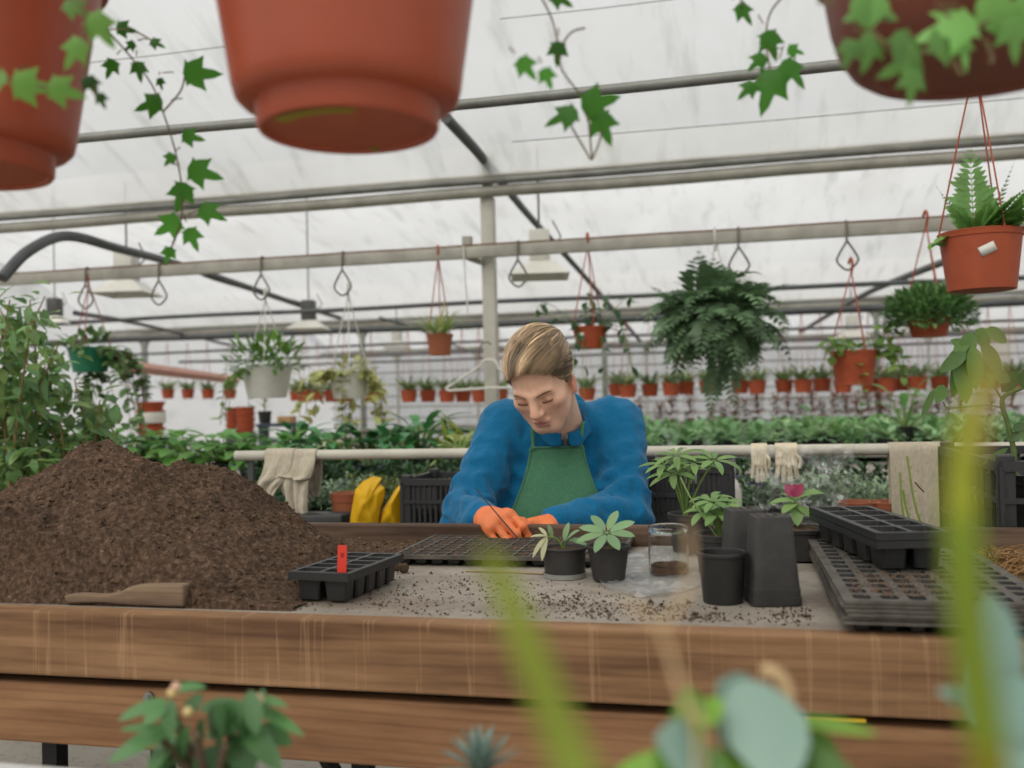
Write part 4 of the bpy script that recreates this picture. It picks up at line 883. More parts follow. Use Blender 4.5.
# round pot with the leafy seedling
q = onz(719, 582, ZT); q[1] += .06; t = empty('potted_schefflera', (q[0], q[1], ZT+.001), 'ridged grey black pot with a bushy light green seedling, behind the empty round pot', 'potted plant')
make_pot(t, .034, .0405, .072, BLKD, .012); soil_disc(.038, .064, t)
stem_leaf_plant(t, (0.002, 0, .064), [(-.008, -.006, .125), (.014, -.01, .122), (.0, -.02, .105), (-.022, -.008, .108), (.028, .004, .104), (-.012, .01, .128), (.008, .008, .115)], 6, .042, .019, LG, .0017, .8, .2)
b = MB(); b.tube(bez([(.0, -.03, .066), (-.022, -.03, .100), (-.045, -.022, .135), (-.062, -.005, .168)]), .0015, 6); b.build('long_stalk', STM, t)
# tall plant in the dark pot behind the jar
q = onz(692, 556, ZT); t = empty('potted_schefflera', (q[0], q[1]+.02, ZT+.001), 'tall spreading seedling with long finger leaves in the dark pot behind the jar', 'potted plant')
make_pot(t, .036, .044, .080, BLKD, .012); soil_disc(.042, .070, t)
stem_leaf_plant(t, (-.012, 0, .070), [(-.026, -.012, .192), (-.048, -.012, .176), (.006, -.02, .180), (-.012, .01, .160), (-.030, -.03, .158), (.046, -.012, .182)], 7, .056, .019, LG, .0022, .75, .25)
# pot with the red-centred seedling behind the upturned pots
q = onz(798, 560, ZT); t = empty('potted_seedling', (q[0], q[1], ZT+.001), 'dark soil-filled pot with a young plant holding one red leaf, before the clear bag', 'potted plant')
make_pot(t, .040, .0445, .060, BLKD, .008, sq=4); soil_disc(.0435, .058, t, dome=.3)
b = MB(); b.tube(bez([(-.004, 0, .06), (-.004, -.002, .085), (-.002, 0, .112)]), .0022, 6); b.tube(bez([(.004, 0, .06), (.006, -.002, .08), (.003, 0, .105)]), .0018, 6); b.build('stem', STM, t)
b = MB()
for a, L, W, z, ti in [(-2.9, .052, .026, .108, .15), (-2.2, .048, .026, .104, -.1), (-1.6, .05, .030, .100, -.55), (-.9, .045, .026, .098, -.2), (-.3, .055, .022, .112, .5), (.3, .050, .024, .112, .6), (1.2, .045, .024, .11, .5), (2.3, .045, .022, .112, .4)]:
    b.leaf((0, 0, z), (math.cos(a), math.sin(a), ti), L, W, (0, -.3, 1), .6, .25, 7, .6, 0, tone(.15, .06))
b.build('foliage', LG, t)
b = MB()
for a in (.2, 1.2, 2.4): b.leaf((-.004, .004, .116), (math.cos(a)*.6, math.sin(a)*.5, .8), .030, .022, (0, -1, .2), .3, .2, 6, .5)
b.build('red_leaf', leafmat('crimson', 'a33a5c', .12), t)['label'] = 'crimson young leaf'
# bare green thorny shoots behind the tray stack
q = onz(905, 548, ZT); t = empty('cut_shoots', (q[0]-.02, q[1]-.02, ZT+.001), 'three bare green thorny shoots in a low pot before the hanging towel', 'plant')
make_pot(t, .034, .042, .05, BLKD, .008); soil_disc(.040, .044, t)
dd = depth((q[0]-.02, q[1]-.02, ZT)); b = MB(); o_ = np.array([q[0]-.02, q[1]-.02, ZT+.001])
for pts in ([(922, 540), (914, 500), (907, 456)], [(906, 540), (902, 505), (900, 473)], [(915, 540), (908, 515), (903, 490)]):
    w_ = [at(x, y, dd)-o_ for x, y in pts]; w_[0][2] = .044; b.tube(bez(w_), .0022, 7)
    for k in range(5): p = w_[0]+(w_[2]-w_[0])*(.15+.17*k); b.tube([p, p+np.array([(-1)**k*.006, -.002, .003])], [.0012, .0003], 5)
b.build('stem', mat('thorny_stem', '7f8f45', .6), t)
b = MB(); w_ = [at(x, y, dd)-o_ for x, y in [(915, 482), (919, 487), (924, 492)]]; b.tube(w_, .0016, 6); b.build('dry_twig', STB, t)
# ---------------------------------------------------------------- right end of the table: crates, tree pot, dry roots
CRT = mat('crate_black', '2b2b2c', .5, .45, .2, 12, .1, 60)
def crate(root, W, D, H, ribs=3, bars=0, m=None, wall=.006, slots=9):
    """open-topped plastic crate: floor, four slatted sides, rims and corner posts"""
    m = m or CRT; b = MB(); b.box((0, 0, .006), (W, D, .010)); b.build('crate_base', m, root, smooth=False)
    for nm, ln, c, rz in (('front', W, (0, -D/2), 0), ('back', W, (0, D/2), math.pi), ('side', D, (W/2, 0), math.pi/2), ('side', D, (-W/2, 0), -math.pi/2)):
        b = MB(); L = ln-.004
        b.box((0, 0, H-.010), (L+.004, .016, .020)); b.box((0, 0, .012), (L, .012, .022))
        for k in range(1, ribs): b.box((0, -.002, H*k/ribs), (L, .012, .010))
        for k in range(slots+1): b.box((-L/2+L*k/slots, 0, H/2), (.007 if k not in (0, slots) else .02, .008, H-.02))
        b.box((0, .002, H*.5/ribs), (L, .003, H/ribs*.9))
        b.box((-L*.25, .001, H*.72), (L*.3, .003, H*.3)); b.box((L*.3, .001, H*.72), (L*.22, .003, H*.3))
        o = b.build('crate_'+nm, m, root, smooth=False); o.location = (c[0], c[1], 0); o.rotation_euler = (0, 0, rz)
    for sx_ in (-1, 1):
        for sy_ in (-1, 1): b = MB(); b.box((sx_*(W/2-.012), sy_*(D/2-.012), H/2+.006), (.030, .030, H+.012), 0, .003); b.build('corner_post', m, root, smooth=False)
def dup_tree(root, loc, rz, label, sc=None):
    c = root.copy(); col.objects.link(c); c.location = [float(x) for x in loc]; c.rotation_euler = (0, 0, rz); c['label'] = label
    if sc: c.scale = sc
    for k in list(root.children):
        d = k.copy(); col.objects.link(d); d.parent = c
        for g in list(k.children): e = g.copy(); col.objects.link(e); e.parent = d
    return c
CX0, CY0, HC4 = .500, 2.065, .247
lbc = ['bottom crate of the tall black stack behind the right end of the table', 'second crate up in the tall black stack behind the right end of the table', 'third crate up in the tall black stack behind the right end of the table', 'top black crate, holding the young tree, behind the right end of the table']
cr = empty('plastic_crate', (CX0+.2, CY0+.28, .001), lbc[0], 'crate', 'crates behind the table end')
crate(cr, .40, .56, HC4-.012, 3)
for k in range(1, 4): dup_tree(cr, (CX0+.2+rs.uniform(-.002, .002), CY0+.28, .001+HC4*k), rs.uniform(-.004, .004), lbc[k])
tq = np.array([CX0+.10, CY0+.12, .001+HC4*3+.0125])
t = empty('potted_tree', tq, 'crooked green-stemmed young tree growing in a pot inside the top black crate', 'potted plant')
make_pot(t, .060, .080, .190, BLK, .022); soil_disc(.077, .170, t)
dt = depth(tq); L0 = lambda x, y, dd=0: at(x, y, dt+dd)-tq
b = MB(); trunk = bez([np.array([0, 0, .165]), L0(1015, 474), L0(1014, 452), L0(1008, 425), L0(1002, 404), L0(1006, 395), L0(1022, 388), L0(1040, 380)], 30); b.tube(trunk, np.linspace(.0062, .0040, len(trunk)), 8)
b.tube(bez([L0(1003, 408), L0(985, 405), L0(950, 408), L0(943, 402)]), .0014, 6); b.tube(bez([L0(1001, 398), L0(992, 384), L0(978, 370), L0(965, 352), L0(975, 335)]), .0022, 6); b.build('trunk', mat('green_bark', '5a6a3a', .7, .3, .3, 40), t)
b = MB()
for (x, y, x2, y2, W, tn) in [(972, 332, 962, 360, .030, .8), (975, 330, 990, 345, .034, 1.1), (965, 345, 955, 395, .030, .9), (963, 350, 950, 362, .022, .8), (958, 352, 968, 400, .034, .8), (935, 388, 923, 415, .012, .7), (944, 385, 938, 400, .022, .9), (980, 345, 1004, 372, .034, 1.1), (978, 355, 992, 385, .030, 1.2), (990, 372, 1010, 380, .026, .8), (972, 345, 978, 388, .030, 1.2), (966, 352, 942, 370, .024, .7), (985, 330, 1008, 340, .028, .9), (1002, 392, 1018, 372, .026, .6), (1020, 386, 1035, 366, .026, .5), (1006, 440, 1026, 432, .016, .6), (1008, 448, 985, 462, .010, .6), (1012, 430, 1030, 424, .018, .6), (955, 355, 968, 338, .022, .9), (968, 348, 952, 340, .02, .8)]:
    a_, c_ = L0(x, y, rnd.uniform(-.03, .03)), L0(x2, y2, rnd.uniform(-.04, .02)); L = np.linalg.norm(c_-a_); b.leaf(a_, c_-a_, L*1.08, W*1.5, (0.15, -.9, .35), .25, .15, 6, .6, 0, (tn, tn, tn*.85))
b.build('foliage', leafmat('tree_leaf', '65864c', .2), t)
# dry fibrous roots
q = onz(1012, 572, ZT); b = MB()
for i in range(420):
    a0 = rs.uniform(0, 6.28); c = q+np.array([rs.normal()*.045, rs.normal()*.07, 0]); r = rs.uniform(.02, .06); h_ = .006+max(0, .06-.5*np.linalg.norm(c[:2]-q[:2]))*rs.rand()
    pts = [c+np.array([r*math.cos(a0+t), r*.6*math.sin(a0+t), h_*(.5+.5*math.sin(t*2+i))+.0012]) for t in np.linspace(0, rs.uniform(.8, 2.2), 7)]; k = rs.uniform(.6, 1.3); b.tube(pts, rs.uniform(.0006, .0016), 5, tone=(k, k, k))
tag(b.build('dry_roots', mat('dry_root', '8a6b45', .8, .2, .2, 30, 0, 60, 0, 0, True)), 'tangle of dry brown roots on the table between the tray stack and the tall crates', 'roots', kind='stuff')
# ---------------------------------------------------------------- benches behind the man
TERRA = mat('terracotta_plastic', 'a04b2d', .55, .35, .12, 12, .05, 40); TERRA2 = mat('brown_terracotta', '9a5a3f', .6, .3, .12); WHT = mat('white_plastic', 'cfccc2', .5, .4, .06); GRNP = mat('green_plastic', '1f6b4c', .45, .4, .1)
BENCHM = mat('old_bench_metal', '8d8a82', .6, .3, .2, 8); CREAM = mat('cream_pipe', 'b9b4a6', .5, .35, .12, 8)
def bench(x0, x1, y0, y1, z, label, m=None):
    t = empty('growing_bench', ((x0+x1)/2, (y0+y1)/2, 0), label, 'bench'); W, D = x1-x0, y1-y0
    b = MB(); b.box((0, 0, z-.02), (W, D, .04), 0, .004); b.build('bench_top', m or BENCHM, t, smooth=False)
    for y in (-D/2+.02, D/2-.02): b = MB(); b.box((0, y, z-.01), (W, .04, .09)); b.build('edge_rail', m or BENCHM, t, smooth=False)
    for sx_ in (-1, 0, 1):
        for sy_ in (-1, 1): b = MB(); b.box((sx_*(W/2-.1), sy_*(D/2-.1), (z-.04)/2), (.05, .05, z-.04)); b.build('leg', STEELD, t, smooth=False)
    return t
DB = mat('dark_bench_wood', '3f3a36', .7, .3, .2)
bench(-2.22, 2.6, 2.88, 3.95, .66, 'dark wooden bench behind the man below the pale rail', DB)
bench(-7.5, -.9, 4.25, 5.45, .72, 'metal bench of broad-leaved plants beyond the pale rail', BENCHM)
bench(-1.6, 5.2, 6.3, 10.2, .72, 'wide metal bench filled with low green plants beyond the towel')
bench(-5.0, 6.5, 12.2, 13.6, .74, 'far metal bench with potted red-stemmed plants')
# pale rail with end brackets
p0 = ony(236, 458, 3.0)
t = empty('bench_rail', (.5, 3.0, .66), 'pale round rail running behind the man, hung with cloths and gloves', 'rail')
b = MB(); b.tube([(x-.5, 0, .29+.0*x) for x in np.linspace(p0[0], 2.6, 20)], .0175, 14); b.build('rail_tube', CREAM, t)
b = MB(); b.tube([(p0[0]-.5-.004, 0, .29), (p0[0]-.5-.001, 0, .29)], .013, 12); b.build('dark_end_disc', mat('black_steel', '1d1d1e'), t)  # black disc painted in for the shade inside the hollow tube end
for x in (p0[0]+.05, -.55, 1.5, 2.5): b = MB(); b.box((x-.5, .012, .14), (.02, .012, .28)); b.build('bracket', STEELD, t, smooth=False)
# ---- hanging cloths, gloves, clear bag
def drape(root, name, x0, x1, zf, zb, m, seed, hem=.0, amp=.012, y=3.0, zr=.95, r=.0195, nu=46, nv=46, crumple=.0, taper=0, fq=1.0):
    """cloth hung over the rail: front length to zf, back length to zb"""
    P_ = np.zeros((nv, nu, 3)); Lf, Lb = zr-zf, zr-zb; tot = Lf+math.pi*r+Lb; o_ = np.array(root.location)
    for i, s_ in enumerate(np.linspace(0, 1, nv)*tot):
        for j, u in enumerate(np.linspace(0, 1, nu)):
            x = x0+(x1-x0)*u
            if s_ < Lf: hz = zf+s_; pt = np.array([x, y-r-.001, hz]); k = (Lf-s_)/Lf; nrm_ = np.array([0, -1, 0])
            elif s_ < Lf+math.pi*r: a = (s_-Lf)/r; pt = np.array([x, y-(r+.001)*math.cos(a), zr+(r+.001)*math.sin(a)]); k = 0; nrm_ = 0
            else: q_ = s_-Lf-math.pi*r; pt = np.array([x, y+r+.001, zr-q_]); k = q_/Lb; nrm_ = np.array([0, 1, 0])
            if k:
                f_ = (math.sin(u*11*fq+seed)+.6*math.sin(u*23*fq+seed*2+k*2))*amp*k; pt = pt+nrm_*(abs(f_)+amp*.3*k); pt[0] += hem*math.sin(k*3+seed)*k-(u-.5)*taper*k
                pt[2] += crumple*k*(fbm(np.array([[u*1.5+seed, k*1.2, 0]]), 1.3, 2)[0]-.5)*2; pt[1] -= (1 if nrm_[1] < 0 else -1)*crumple*.6*k*fbm(np.array([[u*2.2+seed, k*3, 3]]), 1.5, 2)[0]
            P_[i, j] = pt-o_
    b = MB(); b.grid(P_); o = b.build(name, m, root); solid(o, .0025); return o
CLOTH = cloth_material('beige_rag', 'b5ab98', 500, .14); TOWEL = cloth_material('pale_towel', 'b3a894', 500, .12)
q0, q1 = ony(281, 455, 3.0), ony(318, 455, 3.0); t = empty('rag', (q0[0], 3.0, .95), 'crumpled beige rag hanging over the rail behind the soil heap', 'cloth')
drape(t, 'front_fold', q0[0], q1[0], .865, .80, CLOTH, 1.3, .01, .014, crumple=.03, taper=.01, fq=.4); drape(t, 'under_fold', q0[0]-.05, q0[0]+.055, .775, .82, CLOTH, 2.7, .06, .020, r=.0225, crumple=.07, taper=.05, fq=.5); drape(t, 'hanging_corner', q0[0]+.02, q1[0]+.0, .735, .80, CLOTH, 4.2, .02, .022, r=.018, crumple=.06, taper=.07, fq=.5)
q0, q1 = ony(888, 448, 3.0), ony(952, 446, 3.0); t = empty('towel', (q0[0], 3.0, .95), 'flat pale towel hanging straight over the rail behind the bare thorny shoots', 'cloth')
drape(t, 'towel_cloth', q0[0], q1[0], .645, .70, TOWEL, .4, .004, .005)
RUB = mat('cream_rubber', 'cfc2a6', .5, .35, .08, 40)
for (x0, x1, lb, sd) in [(751, 767, 'narrow cream rubber glove hanging from the rail, the one nearer to the crates', 1), (775, 797, 'wider cream rubber glove hanging from the rail above the red-leaved seedling', 2)]:
    a, c = ony(x0, 450, 3.0), ony(x1, 450, 3.0); w_ = c[0]-a[0]; t = empty('rubber_glove', ((a[0]+c[0])/2, 3.0, .95), lb, 'glove')
    b = MB(); F_ = []
    drape(t, 'glove_palm', a[0], c[0], .905, .90, RUB, sd, 0, .004, r=.020)
    for i in range(4):
        u = -w_/2+w_*(i+.5)/4; ln = (.030, .044, .040, .030)[i]; b = MB(); b.tube(bez([(u, -.0235, -.040), (u+.002*(i-1.5), -.026, -.048-ln*.5), (u+.004*(i-1.5), -.024, -.050-ln)]), [w_*.12]*4+[w_*.13]*8+[w_*.10]*4+[w_*.12]*0 if False else w_*.125, 8, flat=.7); b.build('finger', RUB, t)
    b = MB(); b.tube(bez([(w_*.45, -.022, -.012), (w_*.62, -.026, -.03), (w_*.58, -.026, -.052)]), w_*.12, 8, flat=.7); b.build('thumb', RUB, t)
BAG = NT('clear_bag_film'); tpn = BAG.n('ShaderNodeBsdfTransparent'); gl_ = BAG.n('ShaderNodeBsdfGlossy'); gl_.inputs['Roughness'].default_value = .10; df_ = BAG.n('ShaderNodeBsdfDiffuse'); df_.inputs[0].default_value = (.78, .8, .78, 1)
m1 = BAG.n('ShaderNodeMixShader'); m1.inputs[0].default_value = .35; BAG.l(gl_.outputs[0], m1.inputs[1]); BAG.l(df_.outputs[0], m1.inputs[2]); lw = BAG.n('ShaderNodeLayerWeight'); lw.inputs['Blend'].default_value = .35
rr_ = BAG.ramp(lw.outputs['Facing'], [(0, (.10, .10, .10)), (.45, (.30, .30, .30)), (1, (.8, .8, .8))]); m2 = BAG.n('ShaderNodeMixShader'); BAG.l(rr_, m2.inputs[0]); BAG.l(tpn.outputs[0], m2.inputs[1]); BAG.l(m1.outputs[0], m2.inputs[2]); BAG.l(m2.outputs[0], BAG.o.inputs[0])
a, c = ony(748, 450, 3.0), ony(853, 448, 3.0); n1, n2 = 90, 90; P_ = np.zeros((n1, n2, 3))
for i in range(n1):
    for j in range(n2):
        u, k = j/(n2-1), i/(n1-1); w_ = 1-.22*k; P_[i, j] = (a[0]+(c[0]-a[0])*(.5+(u-.5)*w_-.05*k), 2.978, .965-.30*k)
fb = fbm(P_, 13, 4); rg = np.clip(1-np.abs(2*fbm(P_*[1, 1, .6]+4, 18, 3)-1)*3, 0, 1); P_[..., 1] -= .01+.07*np.abs(fb-.5)*2*np.linspace(.2, 1, n1)[:, None]+.034*rg; P_[:, -1, 2] += .01*np.sin(np.arange(n1)); P_[-1, :, 2] += .03*(fb[-1]-.5)
b = MB(); b.grid(P_); b.v = [v-np.array([a[0], 3, .66]) for v in b.v]; o = b.build('plastic_bag', BAG.m); o.location = (a[0], 3, .66); tag(o, 'crumpled clear plastic bag hanging from the rail behind the upturned pots', 'bag')
# yellow bag, folded fabric stood up
YEL = mat('yellow_bag_fabric', 'd9a915', .5, .3, .1, 12, .3, 30, 0, .15)
q = ony(376, 520, 2.93); s0 = 2.93/960*1.03; t = empty('yellow_bag', (q[0], 2.93, .661), 'bright yellow fabric bag slumped on the bench beside the black crate', 'bag')
def lump_sheet(pts_px, dy, seed, name, th=.05):
    P0 = [ony(x, y, 2.93)-np.array([q[0], 2.93, .661]) for x, y in pts_px]; c = np.mean(P0, 0); P0 = np.array(P0+[P0[0]]); nn, ns = 72, 14; V_ = []
    for side_ in (-1, 1):
        G_ = np.zeros((ns, nn, 3))
        for j in range(nn):
            u = j/(nn-1)*(len(P0)-1); k = min(int(u), len(P0)-2); e = P0[k]*(1-(u-k))+P0[k+1]*(u-k)
            for i in range(ns):
                r = i/(ns-1); p = c+(e-c)*r; f_ = fbm(np.array([[p[0]*1.0+seed, p[2]*.5, side_*3.]]), 26, 3)[0]
                p[1] = dy+side_*(th*(1-r**2)*.6+(f_-.5)*.07*(1-r)); G_[i, j] = p
        V_.append(G_)
    b = MB(); b.grid(V_[0]); b.grid(V_[1][:, ::-1]); return b.build(name, YEL, t)
lump_sheet([(350, 535), (350, 520), (355, 490), (362, 482), (373, 476), (382, 478), (379, 484), (385, 488), (384, 498), (380, 510), (377, 535)], 0, 0, 'standing_fold'); lump_sheet([(374, 535), (378, 512), (386, 500), (394, 488), (403, 481), (401, 500), (399, 535)], .03, 3, 'side_fold')
# crates either side of the man
a, c = ony(401, 500, 2.80), ony(461, 500, 2.80)
cr = empty('plastic_crate', ((a[0]+c[0])/2+.02, 3.05, .661), 'black slatted crate on the bench beside the yellow bag', 'crate'); crate(cr, c[0]-a[0]+.10, .30, .215, 3, 0, None, .006, 16)
a, c = ony(640, 480, 2.50), ony(727, 480, 2.50); x_ = (a[0]+c[0])/2
lbs = ['bottom crate of the black stack just behind the man shoulder', 'second crate up in the black stack just behind the man shoulder', 'third crate up in the black stack just behind the man shoulder', 'fourth crate up in the black stack just behind the man shoulder', 'fifth crate up in the black stack just behind the man shoulder', 'topmost black crate of the stack just behind the man shoulder']
HCR = .154; cs = empty('plastic_crate', (x_, 2.64, .02), lbs[0], 'crate', 'crate stack behind the man'); crate(cs, c[0]-a[0]+.02, .28, HCR-.002, 2, 0, None, .006, 18)
for k in range(1, 6): dup_tree(cs, (x_+rs.uniform(-.003, .003), 2.64, .02+HCR*k), rs.uniform(-.01, .01), lbs[k])
b = MB(); b.box((x_, 2.64, .01), (.34, .3, .018)); tag(b.build('pallet_board', DWOOD, smooth=False), 'low wooden board under the crate stack', 'board')
for (x, lb) in [(736, 'x')]:
    q = ony(731, 480, 3.1); t = empty('spray_bottle', (q[0], 3.2, .661), 'small white bottle standing on the bench beside the crate stack', 'bottle'); b = MB(); b.lathe([(0, 0), (.03, 0), (.032, .01), (.032, .15), (.02, .18), (.012, .19), (.012, .2), (0, .2)], 20); b.build('bottle_body', WHT, t); b = MB(); b.lathe([(0, .2), (.014, .2), (.014, .24), (.008, .26), (0, .26)], 16); b.build('bottle_cap', WHT, t)
# ---- leafy things
def herb_tray(x, y, z, W, D, label, m, n, h, lw=.012, flowers=None, tray=True, name='herb_tray', cat='tray of plants', group=None):
    t = empty(name, (x, y, z), label, cat, group)
    if tray: b = MB(); b.box((0, 0, .03), (W, D, .06), 0, .004); b.build('tray_box', BLK, t, smooth=False)
    b = MB()
    n = int(n*2.2)
    for i in range(n):
        c = np.array([rnd.uniform(-W/2, W/2), rnd.uniform(-D/2, D/2), 0]); c[2] = .055+h*rnd.uniform(.1, 1)*(.45+.75*fbm(np.array([c+[x, y, 0]]), 16, 2)[0]); d = nrm(np.array([rnd.gauss(0, .8), rnd.gauss(0, .8), rnd.uniform(.1, 1)])); b.leaf(c, d, lw*rnd.uniform(1.4, 2.6), lw*1.2, (0, 0, 1), .5, .2, 2, .6, 0, tone(.3, .08))
    b.build('foliage', m, t)
    if flowers:
        b = MB()
        for i in range(flowers[1]): c = np.array([rnd.uniform(-W/2, W/2), rnd.uniform(-D/2, D/2), .055+h*rnd.uniform(.7, 1.15)]); [b.leaf(c, rdir(-.2, .6), .022, .02, (0, 0, 1), .3, .1, 2, .4, .3) for _ in range(4)]
        b.build('flowers', flowers[0], t)
    return t
PUR = leafmat('purple_petal', '4b3470', .2); def_h = leafmat('herb', '5f7a4e', .25); LSAGE = leafmat('sage', '93a888', .2)
for i, (px, W, lb, m, n, h, fl) in enumerate([(300, .34, 'tray of dark purple violas on the bench behind the beige rag', LD, 240, .10, (PUR, 14)), (335, .30, 'tray of small grey green herbs behind the terracotta pot', LSAGE, 420, .12, None), (395, .36, 'tray of wispy olive herbs behind the yellow bag', LOL, 420, .13, None), (452, .30, 'tray of olive herbs behind the black crate', LOL, 300, .13, None),
        (745, .30, 'tray of dark leaved purple violas behind the clear bag near the crates', LD, 300, .12, (PUR, 16)), (790, .30, 'tray of soft sage green herbs behind the clear bag', LSAGE, 420, .13, None), (862, .34, 'tray of dense sage green herbs between the clear bag and the towel', LSAGE, 620, .14, None), (975, .34, 'tray of dark green seedlings behind the table-end crates', LM, 300, .12, None)]):
    q = ony(px, 490, 3.42); herb_tray(q[0], 3.42+.0*i, .661, W, .28, lb, m, n, h, .013, fl)
for i, (px, lb) in enumerate([(285, 'tray of dark violas at the back of the bench behind the beige rag'), (350, 'tray of purple violas at the back of the bench above the terracotta pot'), (430, 'tray of dark foliage at the back of the bench above the black crate'), (770, 'tray of dark foliage at the back of the bench under the hanging gloves'), (865, 'tray of shadowy dark foliage at the back of the bench beside the towel'), (1000, 'tray of dark foliage at the back of the bench behind the tree pot')]):
    q = ony(px, 480, 3.78); herb_tray(q[0], 3.78, .661, .42, .24, lb, LD, 300, .17, .020, (PUR, 10) if i in (0, 1, 3) else None)
q = ony(345, 500, 3.06); t = empty('plant_pot', (q[0], 3.08, .661), 'terracotta coloured pot on the bench beside the yellow bag', 'pot'); make_pot(t, .045, .056, .155, TERRA2, .03); soil_disc(.054, .14, t)
q = ony(325, 512, 2.98); b = MB(); b.box((0, 0, .05), (.22, .10, .10), 0, .01); o = b.build('planter_box', BLK); o.location = (q[0]-.02, 2.96, .661); tag(o, 'long low black planter box on the bench before the terracotta pot', 'planter')
for x, lb in [(862, 'low terracotta saucer rim beside the nested cell trays'), (893, 'second low terracotta saucer rim closer to the towel')]:
    q = ony(x, 511, 3.0); t = empty('plant_saucer', (q[0], 3.06, .661), lb, 'saucer'); make_pot(t, .05, .058, .13, TERRA2, .02); soil_disc(.055, .115, t)
# ---- broad-leaved plants on the bench beyond the rail: four builds, copied along the bench
def broad_plant(label, nl, L, W, m, up=.9, name='broad_leaf_plant', strap=False):
    t = empty(name, (0, 0, -20), label, 'potted plant', None); b = MB(); b.lathe(pot_profile(.06, .08, .12, .02), 16); b.build('pot', BLK, t); b = MB(); st_ = MB()
    for i in range(nl):
        a = i*2.4+rnd.uniform(-.3, .3); el_ = rnd.uniform(.25, 1.25)*up; d = np.array([math.cos(a)*math.cos(el_), math.sin(a)*math.cos(el_), math.sin(el_)]); pl = L*rnd.uniform(.4, 1.1) if not strap else .02
        p0 = np.array([0, 0, .11])+.02*d; p1 = p0+d*pl; st_.tube([p0, (p0+p1)/2+[0, 0, .01], p1], .004, 5)
        dl = nrm(d*[1, 1, .55]+[0, 0, -.15 if not strap else .1]); b.leaf(p1, dl, L*rnd.uniform(.75, 1.25), W*rnd.uniform(.8, 1.2), (0, 0, 1), .9 if not strap else .6, .18, 6, .5 if not strap else .35, 0, tone(.25, .1))
    b.build('foliage', m, t); st_.build('stem', STM, t); return t
LBL = leafmat('broad_leaf', '6d9c52', .2, .4, .4); LBD = leafmat('deep_leaf', '47804a', .25, .4, .25)
srcs = {'a': broad_plant('x', 36, .15, .10, LBL), 'b': broad_plant('x', 34, .17, .07, LBD, 1.0), 'c': broad_plant('x', 30, .30, .035, leafmat('lime', '8f9f45', .2), 1.0, 'grassy_plant', True), 'd': broad_plant('x', 34, .10, .05, leafmat('pale_herb', 'a9b877', .2), 1.0)}
row = [('a', 140, 4.9, 'broad-leaved green plant beside the thin far post and the soil heap'), ('b', 165, 5.0, 'dark green arching plant just behind the soil heap peak'), ('a', 190, 4.6, 'round-leaved green plant behind the notch of the soil heap'), ('a', 222, 4.5, 'round-leaved green plant behind the heap slope, beside the far terracotta pots'), ('a', 252, 4.5, 'broad-leaved green plant at the open end of the pale rail'), ('a', 282, 4.7, 'broad-leaved green plant above the beige rag'), ('b', 300, 5.0, 'dark pointed plant right below the leafy white basket'), ('b', 326, 4.6, 'dark pointed plant between the two white baskets'), ('d', 344, 4.5, 'pale variegated plant drooping to the rail'), ('b', 368, 4.7, 'tall deep green plant above the terracotta pot'), ('b', 392, 4.6, 'deep green arching plant above the yellow bag'), ('b', 420, 4.8, 'tallest dark green plant, above the black crate'), ('c', 448, 4.7, 'yellow green grassy plant next to the tall dark plant'), ('c', 472, 5.0, 'yellow green grassy plant behind the man raised sleeve'), ('d', 460, 4.5, 'low lime herb plant right behind the rail by the blue sleeve'),
       ('a', 105, 4.7, 'broad-leaved plant below the trailing vines of the green basket'), ('a', 60, 4.6, 'broad-leaved plant under the tall leafy bush'), ('b', 20, 4.8, 'dark plant at the foot of the tall leafy bush')]
for k, px, y, lb in row:
    q = ony(px, 440, y); c = dup_tree(srcs[k], (q[0], y, .72), rnd.uniform(0, 6.28), lb, (1.08,)*3 if px == 420 else (rnd.uniform(.82, .98),)*3); c['group'] = 'plants on the bench beyond the rail'
for s_ in srcs.values():
    for ch in list(s_.children): bpy.data.objects.remove(ch)
    bpy.data.objects.remove(s_)
# low plants filling the wide bench: three builds copied in a jittered grid
def low_plant(m, n, L, W):
    t = empty('bedding_plant', (0, 0, 0), 'x', 'potted plant', 'low green plants on the wide bench'); b = MB(); b.lathe(pot_profile(.045, .06, .09, .012), 10); b.build('pot', BLK, t); b = MB()
    for i in range(n): a = i*2.4; el_ = rnd.uniform(0, 1.1); d = np.array([math.cos(a)*math.cos(el_), math.sin(a)*math.cos(el_), math.sin(el_)*.8]); b.leaf(np.array([0, 0, .085])+d*rnd.uniform(.01, .07), d, L*rnd.uniform(.7, 1.2), W, (0, 0, 1), .8, .15, 3, .5, 0, tone(.25, .1))
    b.build('foliage', m, t); return t
lows = [low_plant(leafmat('bed_pale', '96ba88', .2, .5, .3), 24, .11, .06), low_plant(leafmat('bed_green', '78a568', .2, .5, .3), 24, .12, .055), low_plant(leafmat('bed_mint', 'a2c09a', .15, .5, .3), 30, .08, .045)]; used = [0, 0, 0]
for yy in np.arange(6.5, 10.1, .30):
    for xx in np.arange(-1.45, 5.1, .27):
        k = rnd.randrange(3) if yy > 7.4 else rnd.choice((0, 1, 1)); loc = (xx+rnd.uniform(-.06, .06), yy+rnd.uniform(-.06, .06), .72)
        px = 512+960*math.tan(math.atan2(loc[0], loc[1])+PSI)
        if not 600 < px < 1060: continue
        lb = 'low green bedding plant in the crowded rows on the wide bench'
        if not used[k]: used[k] = 1; c = lows[k]; c.location = loc; c['label'] = lb
        else: c = dup_tree(lows[k], loc, rnd.uniform(0, 6.28), lb, (rnd.uniform(.8, 1.15),)*3)
q = ony(818, 430, 6.6); t = broad_plant('larger light green plant rising from the wide bench below the terracotta basket', 20, .16, .07, LBL, 1.0); t.location = (q[0], 6.6, .72)
